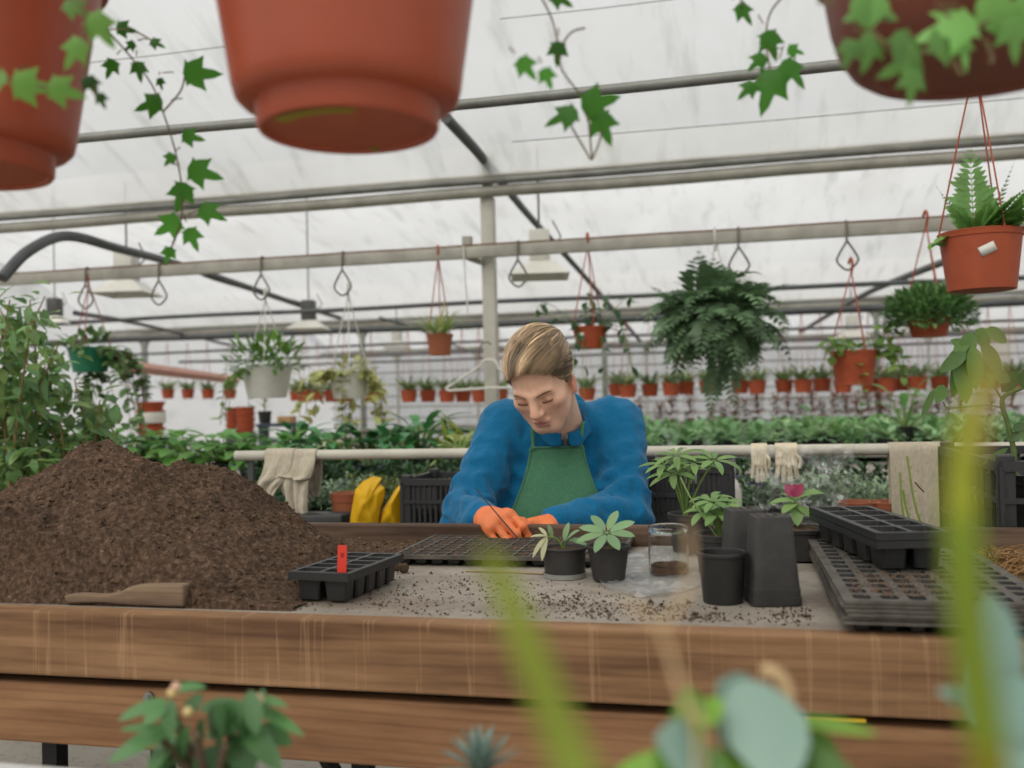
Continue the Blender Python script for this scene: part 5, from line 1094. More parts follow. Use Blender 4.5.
q = ony(905, 425, 6.9); t = broad_plant('loose climbing green plant rising from the wide bench beside the towel', 14, .20, .06, LBL, 1.3); t.location = (q[0], 6.9, .72); t.scale = (1, 1, 1.35)
# far bench: red-stemmed plants in pots, all alike
RED = leafmat('red_stem_leaf', '8a5a4a', .25); fp = empty('red_stemmed_plant', (0, 0, 0), 'x', 'potted plant', 'red-stemmed plants on the far bench'); b = MB(); b.lathe(pot_profile(.05, .06, .08, .01), 12); b.build('pot', DB, fp); b = MB()
for i in range(90): a = i*2.4; z = .08+.36*rnd.random()**1.4; d = np.array([math.cos(a), math.sin(a), rnd.uniform(-.2, .9)]); b.leaf((.03*math.cos(a), .03*math.sin(a), z), d, .09, .045, (0, 0, 1), .8, .1, 3, .5, 0, rnd.choice([(1.2, 1.05, 1), (.8, 1.3, .8), (.65, 1.35, .7), (1.5, 1.15, 1.1)]))
for k in range(4): b.tube([(0, 0, .12), (.04*math.cos(k*1.6), .04*math.sin(k*1.6), .5)], .004, 5)
b.build('foliage', RED, fp); first = True
for px in (690, 712, 735, 757, 776, 800, 822, 846, 868, 890, 915, 938, 962, 990, 1012, 660, 640, 575, 600, 672, 724, 745, 788, 812, 835, 857, 880, 902, 926, 950):
    q = ony(px, 410, 12.5+rnd.uniform(-.2, .9)); loc = (q[0], q[1], .74)
    if first: fp.location = loc; fp['label'] = 'potted red-stemmed plant in the far row behind the green bed'; first = False
    else: dup_tree(fp, loc, rnd.uniform(0, 6), 'potted red-stemmed plant in the far row behind the green bed', (rnd.uniform(.8, 1.15), rnd.uniform(.8, 1.15), rnd.uniform(.55, 1.15)))
# ---- clutter along the left side
b = MB(); q0, q1 = at(126, 366, 9.5), at(236, 380, 14.5); b.tube([q0, q1], .06, 4); tag(b.build('hanging_plank', mat('reddish_plank', 'bd9080', .7, .3, .15), smooth=False), 'long reddish plank shelf running back along the left side', 'shelf')
for x, y, d, lb in [(151, 425, 9.0, 'red and white banded pot stack beside the slim far post'), (235, 418, 13.5, 'squat stack of terracotta pots nearer to the hanging red pots'), (246, 418, 13.2, 'squat stack of terracotta pots nearer to the dark small pot')]:
    p = at(x, y+14, d); t = empty('pot_stack', p, lb, 'pots'); b = MB()
    for k in range(4): b.lathe([(.10, .08*k), (.125, .08*k+.09), (.135, .08*k+.09), (.135, .08*k+.11), (.11, .08*k+.11)], 16)
    b.build('pots', TERRA, t)
    if x == 151: b = MB(); b.lathe([(.137, .15), (.14, .16), (.14, .24), (.137, .25)], 16); b.build('white_band', WHT, t)
    b = MB(); b.lathe([(0, -p[2]), (.14, -p[2]), (.14, -.005), (0, -.005)], 12); b.build('stand', STEELD, t)
p = at(275, 425, 8.5); t = empty('side_table', (p[0], p[1], 0), 'small dark blue table carrying a dark pot below the leafy white basket', 'table', rz=.2); b = MB(); b.box((.05, 0, p[2]), (.36, .25, .03)); b.build('table_top', mat('slate_blue', '3c4654', .6), t, smooth=False)
for sx_ in (-.1, .2): b = MB(); b.box((sx_, 0, p[2]/2), (.04, .2, p[2])); b.build('leg', mat('slate_blue', '3c4654', .6), t, smooth=False)
p2 = at(265, 424, 8.5); t = empty('potted_dracaena', (p2[0], p2[1], p[2]+.016), 'small spiky plant in a dark pot on the dark blue table', 'potted plant'); b = MB(); b.lathe(pot_profile(.05, .06, .11, .012), 16); b.build('pot', BLK, t); b = MB()
for i in range(26): a = i*2.4; z = .12+.011*i; d = np.array([math.cos(a), math.sin(a), .7]); b.leaf((0, 0, z), d, .12, .02, (0, 0, 1), .9, .2, 4, .4, 0, tone(.2))
b.tube([(0, 0, .1), (0, 0, .42)], .006, 6); b.build('foliage', leafmat('dracaena', '8d9a4c', .2), t)
p3 = at(287, 418, 8.5); b = MB(); b.box((0, 0, .03), (.13, .12, .06), 0, .005); o = b.build('box', mat('tan_box', 'b08a62', .8), smooth=False); o.location = (p3[0], p3[1], p[2]+.016); tag(o, 'small tan box on the dark blue table', 'box')
# ---------------------------------------------------------------- hanging plants
CORDR = mat('red_cord', '9c4a32', .6); CORDW = mat('white_cord', 'cfccc4', .6); WIRE = mat('hook_wire', '6a655c', .5, .4, .2)
YA, ZA = 5.76, 2.045
def hook_loop(x, label, kind='loop', y=YA):
    p = ony(x, 262, y); t = empty('wire_hook', (p[0], y-.024, ZA+.03), label, 'hook'); b = MB()
    b.tube(bez([(0, .05, .012), (0, .02, .022), (0, -.004, .012), (0, -.006, -.05), (-.002, -.006, -.095)]), .0065, 7)
    if kind == 'loop': b.tube(bez([(0, -.006, -.095), (-.045, -.006, -.17), (-.055, -.006, -.215), (0, -.006, -.262), (.055, -.006, -.215), (.045, -.006, -.17), (0, -.006, -.095)], 36), .0065, 7)
    b.build('wire', WIRE, t); return t
for x, lb in [(88, 'wire loop hook on the rail just above the leafy bush'), (161, 'empty wire loop hook on the rail beside the first pale lamp'), (263, 'wire loop hook holding the leafy white basket'), (344, 'wire loop hook holding the white basket with trailing variegated ivy'), (519, 'empty wire loop hook beside the pale post'), (739, 'empty wire loop hook above the dark fern ball'), (847, 'wire loop hook holding the plain terracotta hanging pot')]: hook_loop(x, lb)
def hang_plant(x, y, Y, rt, rb, h, m, label, top_z, cord=CORDW, rim=.016, sq=0, foot=0, strings=3, name='hanging_basket', clip=None):
    """hanging pot whose middle sits at pixel (x, y) on the plane Y; cords meet at height top_z"""
    p = ony(x, y, Y); t = empty(name, (p[0], Y, p[2]-h/2), label, 'hanging plant', rz=.3); make_pot(t, rb, rt, h, m, rim, sq, foot)
    soil_disc(rt*.95, h*.9, t); H = top_z-t.location.z
    for k in range(strings):
        a = 2*math.pi*k/strings+.6; b = MB(); b.tube(bez([(rt*1.0*math.cos(a), rt*math.sin(a), h-.012), (rt*.45*math.cos(a), rt*.45*math.sin(a), h+(H-h)*.55), (0, 0, H)]), .0038 if Y > 4 else .0025, 5); b.build('cord', cord, t)
    b = MB(); b.tube(bez([(0, 0, H-.01), (.0, -.02, H+.04), (0, 0, H+.075), (0, .03, H+.05)]), .008 if Y > 4 else .004, 6); b.build('hook', cord, t); return t
def bush(b, c, r, n, L, W, flat=.6, up=0., tn=.3, seg=3):
    for i in range(n):
        d = rdir(-.3, 1); p = np.array(c)+d*np.array([r, r, r*flat])*rnd.random()**.4; b.leaf(p, nrm(d+[0, 0, up]+.6*rdir()), L*rnd.uniform(.7, 1.2), W*rnd.uniform(.8, 1.2), (0, 0, 1), .7, .2, seg, .5, 0, tone(tn, .1))
def trail(f, s, p0, p1, n, L, W, sag=.08, lob=False, tn=.2):
    p0, p1 = np.array(p0, float), np.array(p1, float); mid = (p0*.5+p1*.5)+np.array([(p1-p0)[0]*.25, (p1-p0)[1]*.25, sag]); pts = bez([p0, mid, p1], 18); s.tube(pts, .0022, 5)
    for i in range(n):
        p = pts[int((i+.7)/n*(len(pts)-1))]; d = nrm(rdir(-.9, .3)); L_ = L*rnd.uniform(.7, 1.15)
        if lob: f.lobed(p, d, L_, nrm(rdir(-.2, 1)+[0, -.8, .3]), tone=tone(tn, .1))
        else: f.leaf(p, d, L_, W, (0, -.4, 1), .5, .2, 3, .5, 0, tone(tn, .1))
# green basket
t = hang_plant(90, 360, YA, .145, .11, .17, GRNP, 'green hanging basket with trailing vines beside the tall leafy bush', ZA-.06, CORDR); f, s = MB(), MB(); bush(f, (0, 0, .17), .19, 60, .09, .05, .5)
for i in range(22): a = rnd.uniform(-1.0, 3.0); trail(f, s, (.12*math.cos(a), .12*math.sin(a), .17), (.26*math.cos(a)+.10, .2*math.sin(a), -rnd.uniform(.05, .66)), 15, .09, .06)
f.build('foliage', leafmat('vine_leaf', '5c7a44', .25), t); s.build('vines', STB, t)
# leafy white basket, variegated white basket
t = hang_plant(267, 383, YA, .165, .125, .20, WHT, 'white hanging basket filled with leafy bright green plant', ZA-.23); f, s = MB(), MB(); bush(f, (0, 0, .22), .26, 240, .085, .04, .75, .3)
for i in range(5): a = rnd.uniform(0, 6.28); trail(f, s, (.14*math.cos(a), .14*math.sin(a), .2), (.34*math.cos(a), .25*math.sin(a), -rnd.uniform(.05, .2)), 9, .07, .035)
f.build('foliage', leafmat('basket_leaf', '63893f', .25), t); s.build('vines', STB, t)
t = hang_plant(350, 385, YA, .140, .105, .18, WHT, 'white hanging basket with trailing yellow variegated ivy', ZA-.23); f, s = MB(), MB(); bush(f, (0, 0, .18), .17, 70, .06, .04, .45)
for (dx, dz) in [(-.02, -.45), (.02, -.62), (-.04, -.30), (.16, -.22), (.20, -.34), (.24, -.42), (.19, -.15), (.02, -.5), (-.22, -.1), (-.3, -.18), (-.26, -.3)]: trail(f, s, (dx*.5, -.13+rnd.uniform(0, .1), .18), (dx+rnd.uniform(-.03, .03), -.14+rnd.uniform(-.02, .1), dz), 18, .085, .055, .12)
f.build('foliage', leafmat('variegated', 'a9ab6a', .25), t); s.build('vines', STB, t)
# grassy pot
t = hang_plant(440, 345, YA, .082, .064, .135, TERRA2, 'brown hanging pot with a thin grassy plant beside the pale post', ZA-.02, CORDR, .02); f = MB()
for i in range(44): a = i*2.4; d = np.array([math.cos(a), math.sin(a), rnd.uniform(.5, 2.4)]); f.leaf((.03*math.cos(a), .03*math.sin(a), .12), d, rnd.uniform(.18, .34), .014, (0, 0, 1), rnd.uniform(.6, 1.7), .2, 6, .3, 0, tone(.3))
f.build('foliage', leafmat('grass', '8ba35a', .2), t)
# dark-leaved pot with sparse trailing stems, and its label
t = hang_plant(590, 338, YA, .108, .075, .135, TERRA, 'terracotta hanging pot with sparse dark leaves and a white label', ZA-.0, CORDR, .02); f, s = MB(), MB()
for (x, z) in [(0, .36), (.03, .28), (-.03, .22), (.12, .34), (-.02, .30), (.05, .2)]: trail(f, s, (0, 0, .12), (x, -.02, z), 5, .07, .05, .02)
for (x, z) in [(-.34, .22), (-.40, .08), (.26, .26), (.22, -.10), (.24, -.18), (-.06, -.32), (.06, -.34), (-.12, -.25), (.2, .0)]: trail(f, s, (.05*np.sign(x), -.06, .13), (x, -.1, z), 5, .075, .05, .10)
f.build('foliage', leafmat('sparse_leaf', '42603c', .3), t); s.build('vines', STM, t)
def sticker(t, a, r, z, w_, h_, rot=0, name='label', tilt=0.0):
    c = np.array([r*math.cos(a), r*math.sin(a), z]); nx_ = np.array([math.cos(a), math.sin(a), tilt]); ux = np.array([-math.sin(a), math.cos(a), 0]); uz = np.cross(nx_, ux); uz = nrm(uz)
    u, v = ux*math.cos(rot)+uz*math.sin(rot), -ux*math.sin(rot)+uz*math.cos(rot); b = MB(); P_ = np.array([[c+nrm(nx_)*.0015+u*w_*i+v*h_*j-nx_*(.5*((w_*i)**2)/r) for i in np.linspace(-.5, .5, 7)] for j in (-.5, .5)]); b.grid(P_); o = solid(b.build(name, WHT, t), .0006); o['label'] = 'white paper label'
sticker(t, -2.30, .0955, .075, .042, .042, 0, 'paper_label', -.25)
# dark fern ball
p = ony(717, 318, YA); t = empty('fern_ball', (p[0], YA, p[2]), 'huge round dark green fern hanging from the rail', 'hanging plant'); b = MB(); b.lathe(pot_profile(.10, .14, .16, .02), 24, (0, 0, -.12)); b.build('basket', mat('mossy_basket', '4a3f2e', .9), t)
for k in range(3): a = k*2.1; b = MB(); b.tube(bez([(.13*math.cos(a), .13*math.sin(a), .03), (.04*math.cos(a), .04*math.sin(a), .3), (0, 0, ZA-p[2]+.03)]), .004, 5); b.build('cord', CORDW, t)
b = MB(); b.tube(bez([(0, 0, ZA-p[2]-.08), (0, -.015, ZA-p[2]+.02), (0, .0, ZA-p[2]+.06), (0, .03, ZA-p[2]+.05)]), .008, 6); b.build('hook', CORDW, t)
def frond(b, p0, d, L, W, droop, np_=11, tn=(1, 1, 1), pl=1.0, pw=.36, tw=.35):
    d = nrm(d); pts = [np.array(p0, float)]; v = d.copy()
    for i in range(np_): v = nrm(v+np.array([0, 0, -droop/np_])); pts.append(pts[-1]+v*L/np_)
    b.tube(pts, [L*.006*(1-.8*i/np_) for i in range(np_+1)], 4, tone=tuple(x*.8 for x in tn))
    for i in range(1, np_+1):
        t_ = i/np_; w_ = W*(1-t_)**.8*(.55+.45*min(1, t_*5))*pl; dv = nrm(pts[i]-pts[i-1]); _, sd, u = frame(dv)
        for sg in (-1, 1): b.leaf(pts[i]-dv*L/np_*.3, sd*sg+dv*.65, w_*rnd.uniform(.75, 1.15), w_*pw, u+tw*rdir(), .35, .1, 3, .30, 0, tn)
    b.leaf(pts[-1], v, L*.06, L*.02, (0, 0, 1), 0, 0, 2, .5, 0, tn)
b = MB()
for i in range(250):
    d = rdir(-.6, 1); k = rnd.uniform(.55, 1.5); L = rnd.uniform(.20, .36); r0 = rnd.uniform(.10, .24); o_ = np.array([0, 0, .0])+d*r0*np.array([1.1, 1, .7])
    frond(b, o_, d+.55*rdir(), L, L*.48, rnd.uniform(.5, 2.2), 9, (k, k*1.0, k*.95))
for (x, z) in [(-.06, -.62), (.0, -.5), (.13, -.5), (-.02, -.56), (.08, -.42), (.10, -.58)]: frond(b, (x*.6, -.05, z+.30), (x*.6, -.1, -.6), .28, .11, .1, 9, (.8, .85, .75))
b.build('fronds', leafmat('dark_fern', '678360', .25, .5, .3), t)
# plain terracotta pot
t = hang_plant(854, 368, YA-.1, .128, .100, .195, TERRA, 'plain terracotta hanging pot with small round leaves on the wire loop', ZA-.25, CORDR, .022, 0, .03); f, s = MB(), MB(); bush(f, (0, 0, .19), .13, 50, .05, .045, .35)
for (x, z) in [(.2, .12), (.22, .02), (.26, -.05), (.18, .26), (-.17, .15), (-.02, -.28), (.12, .3), (-.2, .2), (.24, .06)]: trail(f, s, (x*.5, -.06, .18), (x, -.11, z), 7, .07, .06, .08)
f.build('foliage', leafmat('round_leaf', '7a9a52', .25), t); s.build('vines', STM, t)
# mounded small-leaved pot
t = hang_plant(929, 325, YA-.15, .125, .092, .135, TERRA, 'shallow terracotta hanging pot under a dense mound of tiny leaves', ZA-.02, CORDR, .02, 0, .02); f = MB(); bush(f, (0, 0, .10), .235, 2800, .055, .028, .72, .4, .35, 2); f.build('foliage', leafmat('tiny_leaf', '6a8f55', .25), t)
# nearest hanging fern pot with a label, on the near tube
p = ony(981, 262, 2.9); t = hang_plant(981, 262, 2.9, .108, .088, .165, TERRA, 'red brown hanging pot of green ferns with a tilted white label', 2.03, CORDR, .018)
f = MB()
for (x, y, x2, y2, W, dr) in [(974, 236, 970, 148, .075, .15), (972, 236, 938, 192, .030, .3), (985, 236, 1012, 165, .028, -.2), (985, 236, 1030, 190, .07, .6), (988, 238, 1045, 215, .08, .8), (985, 236, 1008, 205, .06, .4), (980, 236, 990, 200, .04, .3), (990, 236, 1030, 235, .06, .7), (978, 236, 995, 215, .05, .5), (985, 236, 1050, 180, .06, .7), (970, 236, 958, 205, .03, .2), (992, 236, 1024, 208, .05, .5), (988, 236, 1018, 222, .05, .6), (996, 236, 1040, 200, .05, .6)]:
    a, c = ony(x, y, 2.87)-np.array(t.location), ony(x2, y2, 2.84+rnd.uniform(-.06, .06))-np.array(t.location); cs_, sn_ = math.cos(-.3), math.sin(-.3); Rm = np.array([[cs_, -sn_, 0], [sn_, cs_, 0], [0, 0, 1]]); a, c = Rm @ a, Rm @ c; frond(f, a, c-a+np.array([0, 0, .04*dr]), np.linalg.norm(c-a)*1.05, W*1.5, dr*.15, 16, tone(.15, .05), 1.0, .34, .12)
for (x, y) in [(945, 236), (938, 240), (950, 232), (942, 246), (955, 238)]:
    a = ony(x, y, 2.85)-np.array(t.location); a = Rm @ a; f.leaf(a+[.03, .03, .0], (-.8, -.4, rnd.uniform(-.3, .3)), .07, .045, (0, 0, 1), .5, .2, 4, .5, 0, (1.2, 1.25, .9))
f.build('foliage', leafmat('fresh_fern', '6f9a4f', .2, .45, .4), t); sticker(t, -1.93, .1012, .105, .042, .026, .42, 'paper_label', -.12)
# white coat hanger on the post, switch box
p = at(497, 361, depth(ony(490, 300, 5.80))); t = empty('coat_hanger', (p[0]-.03, 5.80, p[2]-.02), 'white plastic coat hanger hooked on the pale post', 'coat hanger', None, 0, .72); b = MB(); b.tube(bez([(-.37, -.06, -.22), (-.40, -.06, -.20), (-.36, -.06, -.175), (-.10, -.06, -.02), (-.06, -.06, .03), (0, -.06, .035), (.05, -.06, .02), (.10, -.06, -.06), (.3, -.06, -.10), (.37, -.06, -.17), (.36, -.06, -.21)], 50), .012, 8); b.tube([(-.37, -.06, -.22), (.0, -.06, -.205), (.36, -.06, -.21)], .011, 8); b.build('hanger_bar', WHT, t); b = MB(); b.tube(bez([(-.06, -.06, .03), (-.10, -.06, .10), (-.07, -.06, .17), (-.02, -.05, .19), (.0, -.02, .17)]), .007, 6); b.build('hook', WIRE, t)
# white cord hanging beside the post
p = ony(465, 265, YA); b = MB(); b.tube(bez([(p[0], YA-.03, ZA+.04), (p[0]+.01, YA-.03, ZA-.2), (p[0]+.02, YA-.03, ZA-.38)]), .005, 6); tag(b.build('loose_cord', CORDW), 'loose white cord dangling from the rail beside the pale post', 'cord')
# ---- far row of small pots across the width: one build, copied
fp = empty('hanging_pot', (0, 0, 0), 'x', 'hanging pot', 'terracotta pots in the far hanging row'); b = MB(); b.lathe(pot_profile(.085, .108, .155, .03), 14); b.build('pot', TERRA, fp); b = MB()
for i in range(40): a = i*2.4; d = np.array([math.cos(a), math.sin(a), rnd.uniform(.3, 2.2)]); b.leaf((.05*math.cos(a), .05*math.sin(a), .14), d, rnd.uniform(.10, .30), .035, (0, 0, 1), .9, .2, 3, .4, 0, tone(.3, .12))
b.build('foliage', leafmat('far_foliage', '7b8f62', .25, .5, .3), fp); b = MB(); HZ = 2.10-1.15
for k in range(3): b.tube([(.1*math.cos(k*2.1), .1*math.sin(k*2.1), .15), (0, 0, HZ)], .003, 4)
b.build('cord', CORDR, fp); first = True; lastx = [-99, -99]
rowp = [(x, 396, 11.6, 1) for x in (332, 372, 409, 428, 447, 463, 480, 500, 345, 305)]+[(x, y, 11.6, 1) for x, y in [(587, 394), (617, 390), (628, 391), (650, 390), (671, 389), (686, 388), (708, 387), (740, 387), (757, 387), (784, 386), (803, 386), (822, 385), (843, 386), (870, 385), (887, 385), (902, 384), (918, 383), (940, 383), (965, 383), (990, 382), (1012, 381), (1035, 381)]]+[(x, 394, 14.3, .8) for x in (168, 188, 208, 230)]+[(x, 396, 14.3, .8) for x in (296, 318)]
for x, y, Y, sc in sorted(rowp, key=lambda r: (r[2], r[0])):
    q = ony(x, y, Y); far = Y > 13; cand = [(ony(x, y, Y+o)[0]-lastx[i], i, o) for i, o in enumerate((-.16, .16))]; gp, i_, o_ = max(cand); Y2 = Y if far else Y+o_; q = ony(x, y, Y2); sc = 1; xx = q[0] if far else max(q[0], lastx[i_]+.235); lastx[i_] = lastx[i_] if far else xx; loc = (xx, Y2, q[2]-.08); s3 = (sc, sc, max(.4, (2.05-loc[2])/HZ)) if False else (sc,)*3; lb = 'small terracotta pot with green tuft in the far hanging row' if Y < 13 else 'small terracotta pot in the farther hanging group at the left'
    if first: fp.location = loc; fp['label'] = lb; c = fp; first = False
    else: c = dup_tree(fp, loc, rnd.uniform(0, 6), lb, s3)
    if Y > 13: c['group'] = 'terracotta pots hanging at the far left'
# ---- tall leafy bush at the left edge
p = onz(40, 700, 0); q = at(14, 480, 3.55); t = empty('leafy_bush', (q[0], q[1], .0), 'tall tangled leafy bush with bare brown twigs at the left edge', 'bush'); f, s = MB(), MB(); b = MB(); b.lathe(pot_profile(.16, .2, .34, .04), 24, (0, 0, .0)); b.build('tub', TERRA2, t)
R3 = np.array([math.cos(PSI), math.sin(PSI), 0]); D3 = np.array([-math.sin(PSI), math.cos(PSI), 0])
tips = [(-40, 300), (-10, 290), (10, 300), (30, 330), (45, 296), (60, 340), (75, 380), (90, 410), (60, 420), (20, 400), (-20, 380), (0, 430), (40, 450), (85, 440), (70, 470), (15, 350), (-30, 440), (50, 380), (105, 430), (100, 400), (30, 300), (5, 330), (45, 360), (25, 440)]
for (x, y) in tips:
    e = at(x, y, 3.55+rnd.uniform(-.35, .35))-np.array(t.location); base = np.array([rnd.uniform(-.1, .1), rnd.uniform(-.1, .1), .32]); mid = base*.4+e*.6+R3*rnd.uniform(-.15, .15)+[0, 0, .08]; pts = bez([base, mid, e], 24); s.tube(pts, np.linspace(.008, .0025, len(pts)), 6)
    for k in range(66): pt = pts[int(len(pts)*(.30+.69*rnd.random()))]; f.leaf(pt+rdir()*rnd.uniform(0, .11), rdir(-1, .4), rnd.uniform(.045, .105), rnd.uniform(.03, .055), (0, -.3, 1), .5, .2, 3, .5, 0, tone(.35, .18))
f.build('foliage', leafmat('bush_leaf', '7a9a5e', .25, .45, .4), t); s.build('twigs', mat('pale_twig', '8b7049', .7), t)
# ---------------------------------------------------------------- nearest things: big hanging pots, ivy, plants on the near bench
BIGP = mat('big_pot_plastic', '9e4a30', .42, .4, .10, 8); DARKP = mat('dark_brown_pot', '6e3a2b', .5, .35, .12, 8)
def big_pot(x, y, d, label, m, prof, cordz=2.06, algae=False, s=1.0):
    p = at(x, y, d); t = empty('hanging_pot', p, label, 'hanging plant'); b = MB(); b.lathe([(r*s, z*s) for r, z in prof], 72); b.build('pot', m, t); rt = max(r for r, z in prof)*s; h = prof[-1][1]*s; ht = max(z for r, z in prof)*s
    soil_disc(rt*.9, ht*.9, t)
    for k in range(3): a = k*2.094+.5; b = MB(); b.tube(bez([(rt*.97*math.cos(a), rt*.97*math.sin(a), ht), (rt*.4*math.cos(a), rt*.4*math.sin(a), (ht+cordz-p[2])/2), (0, 0, cordz-p[2])]), .0025, 6); b.build('cord', CORDR, t)
    if algae: b = MB(); b.grid(np.array([[(r*math.cos(a), r*math.sin(a), -.0006) for a in np.linspace(-2.3, -1.1, 16)] for r in (.058, .072)])); o = b.build('algae_mark', mat('algae', '8a7a25', .8), t); o['label'] = 'yellow algae mark under the pot'
    return t
PR = [(0, .003), (.072, .003), (.0735, .0), (.078, .0), (.080, .003), (.0810, .019), (.0820, .0215), (.0935, .0235), (.0985, .0285), (.1010, .038), (.1035, .056), (.118, .150), (.127, .195), (.134, .197), (.136, .203), (.136, .222), (.133, .225), (.129, .222), (.124, .195), (.095, .045), (0, .03)]
beam('near_tube', 'grey tube overhead that carries the nearest big pots', .86, 2.075, .0165, STEEL, -2, 2, 'pipe')
t1 = big_pot(349, 132, .855, 'big glossy terracotta pot hanging nearest at the top of the frame', BIGP, PR, 2.06, True)
t2 = big_pot(-34, 174, .95, 'big terracotta pot hanging at the upper left corner with ivy', BIGP, PR)
PR3 = [(0, .003), (.086, .003), (.089, .0), (.098, .001), (.108, .008), (.118, .024), (.124, .045), (.130, .085), (.138, .09), (.139, .105), (.135, .107), (.128, .10), (.11, .02), (0, .016)]
t3 = big_pot(988, 66, .80, 'dark brown hanging bowl with ivy leaves at the upper right corner', DARKP, PR3)
def ivy(root, d, leaves, strands, m, name='ivy', r=.0011, size=1.0):
    o_ = np.array(root.location); f, s = MB(), MB()
    for st_ in strands: s.tube(bez([at(x, y, d+dd)-o_ for x, y, dd in st_], 30), r, 6)
    for (x, y, L, ang, tn, *dd) in leaves:
        di = d+(dd[0] if dd else 0); p = at(x, y, di)-o_; px = di/960; dv = RT*math.cos(ang)-UP*math.sin(ang); up_ = -FW*.85+rdir()*.35
        p = p-dv*L*px*.45; f.lobed(p, dv, L*px*1.35, up_, cup=.2, tone=(tn, tn, tn*.9)); s.tube([p-dv*L*px*.35+FW*.004, p], r*.7, 5)
    f.build(name+'_leaves', m, root); s.build(name+'_vine', mat('ivy_stem', '6b5b3a', .6), root)
IVY = leafmat('ivy', '4f8f34', .15, .4, .55)
ivy(t2, 1.12, [(120, 28, 20, .2, .55), (133, 44, 13, 2.5, .55), (153, 42, 15, .4, .6), (113, 63, 20, 2.0, .7), (138, 65, 20, 1.4, .7), (190, 73, 36, .05, .95), (158, 103, 30, 2.9, .75), (186, 136, 22, .2, .9), (172, 156, 15, 2.2, .9), (194, 170, 34, .3, 1.0), (184, 188, 30, 1.9, .9), (204, 210, 28, .4, 1.15), (176, 222, 30, 2.6, 1.35), (190, 232, 24, 1.2, 1.2), (170, 250, 18, 1.9, 1.2), (98, 20, 18, .8, .8, -.1), (160, 80, 12, 1.4, .5)],
    [[(70, -5, -.15), (105, 28, -.08), (135, 62, 0), (152, 85, 0), (163, 112, 0), (175, 150, 0), (182, 190, 0), (180, 225, 0), (168, 255, 0)], [(95, 30, -.1), (130, 30, 0), (155, 42, 0)], [(163, 112, 0), (180, 92, 0), (185, 76, 0)]], IVY)
ivy(t2, .80, [(20, 85, 42, .1, 1.1), (55, 88, 36, .3, 1.1), (2, 78, 34, 2.6, 1.0), (95, 20, 38, 1.0, 1.1), (80, 45, 34, 2.2, 1.1), (70, 5, 30, .5, .8)], [[(-20, 60, 0), (20, 82, 0), (70, 90, 0)], [(60, -10, 0), (85, 15, 0), (80, 45, 0)]], leafmat('ivy_pale', '6fa04a', .15, .4, .5), 'near_ivy')
ivy(t2, .9, [(88, 80, 22, 1.0, .35), (100, 96, 16, 1.2, .35)], [[(92, 45, 0), (86, 78, 0), (100, 100, 0)]], IVY, 'dark_ivy')
ivy(t3, 1.05, [(740, 8, 24, .9, .8), (768, 36, 30, 1.2, .85), (762, 58, 22, 2.4, .85), (773, 78, 44, 1.9, .95), (786, 66, 34, .8, .95), (790, 50, 18, .2, 1.2), (752, 86, 22, 2.4, .9)], [[(800, -20, -.1), (772, 10, 0), (766, 40, 0), (772, 80, 0)], [(740, -10, -.1), (742, 8, 0)]], IVY)
ivy(t3, .68, [(858, 8, 50, .2, 1.1), (880, 5, 44, 2.8, 1.3), (872, 40, 40, 1.8, .9), (900, 40, 50, 1.0, .8), (912, 58, 44, 2.6, 1.0), (935, 42, 46, .3, .9), (965, 25, 60, 2.9, 1.6), (958, 38, 40, 1.2, 1.7), (985, 8, 60, .1, 1.7), (1012, 25, 44, 1.4, 1.3), (1020, 5, 40, .5, 1.6), (852, 45, 30, 1.9, .8), (912, 75, 36, 1.6, 1.0)], [[(985, -60, .06), (1000, 15, 0)], [(850, -10, .03), (870, 30, 0), (905, 55, 0), (950, 40, 0), (1000, 15, 0)], [(948, 50, 0), (955, 65, 0), (962, 75, 0)], [(985, 40, 0), (992, 58, 0), (990, 64, 0)]], leafmat('ivy_near', '6f9f55', .15, .35, .45), 'near_ivy', .0016)
ivy(t1, 1.0, [(558, 46, 24, 1.6, .6), (522, 62, 26, .9, 1.5, -.1), (588, 106, 40, -.3, .95), (572, 114, 34, 2.8, .95), (600, 118, 34, 1.2, .95), (545, 72, 22, 1.2, 1.5, -.1), (555, -4, 24, .5, .8)], [[(470, -60, -.1), (520, -30, -.05), (548, 10, 0), (558, 44, 0), (562, 70, 0), (585, 105, 0), (592, 158, 0)], [(565, 115, 0), (578, 138, 0), (591, 160, 0)], [(562, 44, 0), (572, 32, 0), (585, 28, 0)], [(604, 118, 0), (600, 140, 0), (592, 160, 0)]], IVY)
b = MB(); o_ = np.array(t1.location)
for (x, y) in [(367, 158), (374, 160), (386, 157)]: p = at(x, y, .92)-o_; b.leaf(p+UP*.02, -UP+RT*.2*rnd.uniform(-1, 1), .012, .008, -FW, .2, .1, 4, .5, 0, (1.4, 1.4, 1))
b.build('leaf_tips', IVY, t1)
# ---- near bench along the bottom edge
ZB = .775; q = onz(40, 764.5, ZB); NB = empty('near_bench', (0, q[1]-.3, 0), 'pale near bench whose edge shows in the lower left corner', 'bench')
b = MB(); b.box((0, 0, ZB-.015), (2.2, .6, .03), 0, .003); b.build('bench_top', mat('pale_bench', 'b9b8b4', .6), NB, smooth=False)
for sx_ in (-1, 1):
    for sy_ in (-1, 1): b = MB(); b.box((sx_*1.0, sy_*.25, (ZB-.03)/2), (.04, .04, ZB-.03)); b.build('leg', STEELD, NB, smooth=False)
YB_ = q[1]
def near_pot(x, Y, label, name, r=.05, h=.07, m=None, cat='potted plant'):
    p = ony(x, 700, Y); t = empty(name, (p[0], Y, ZB+.001), label, cat); make_pot(t, r*.78, r, h, m or TERRA2, .012); soil_disc(r*.94, h*.88, t); return t
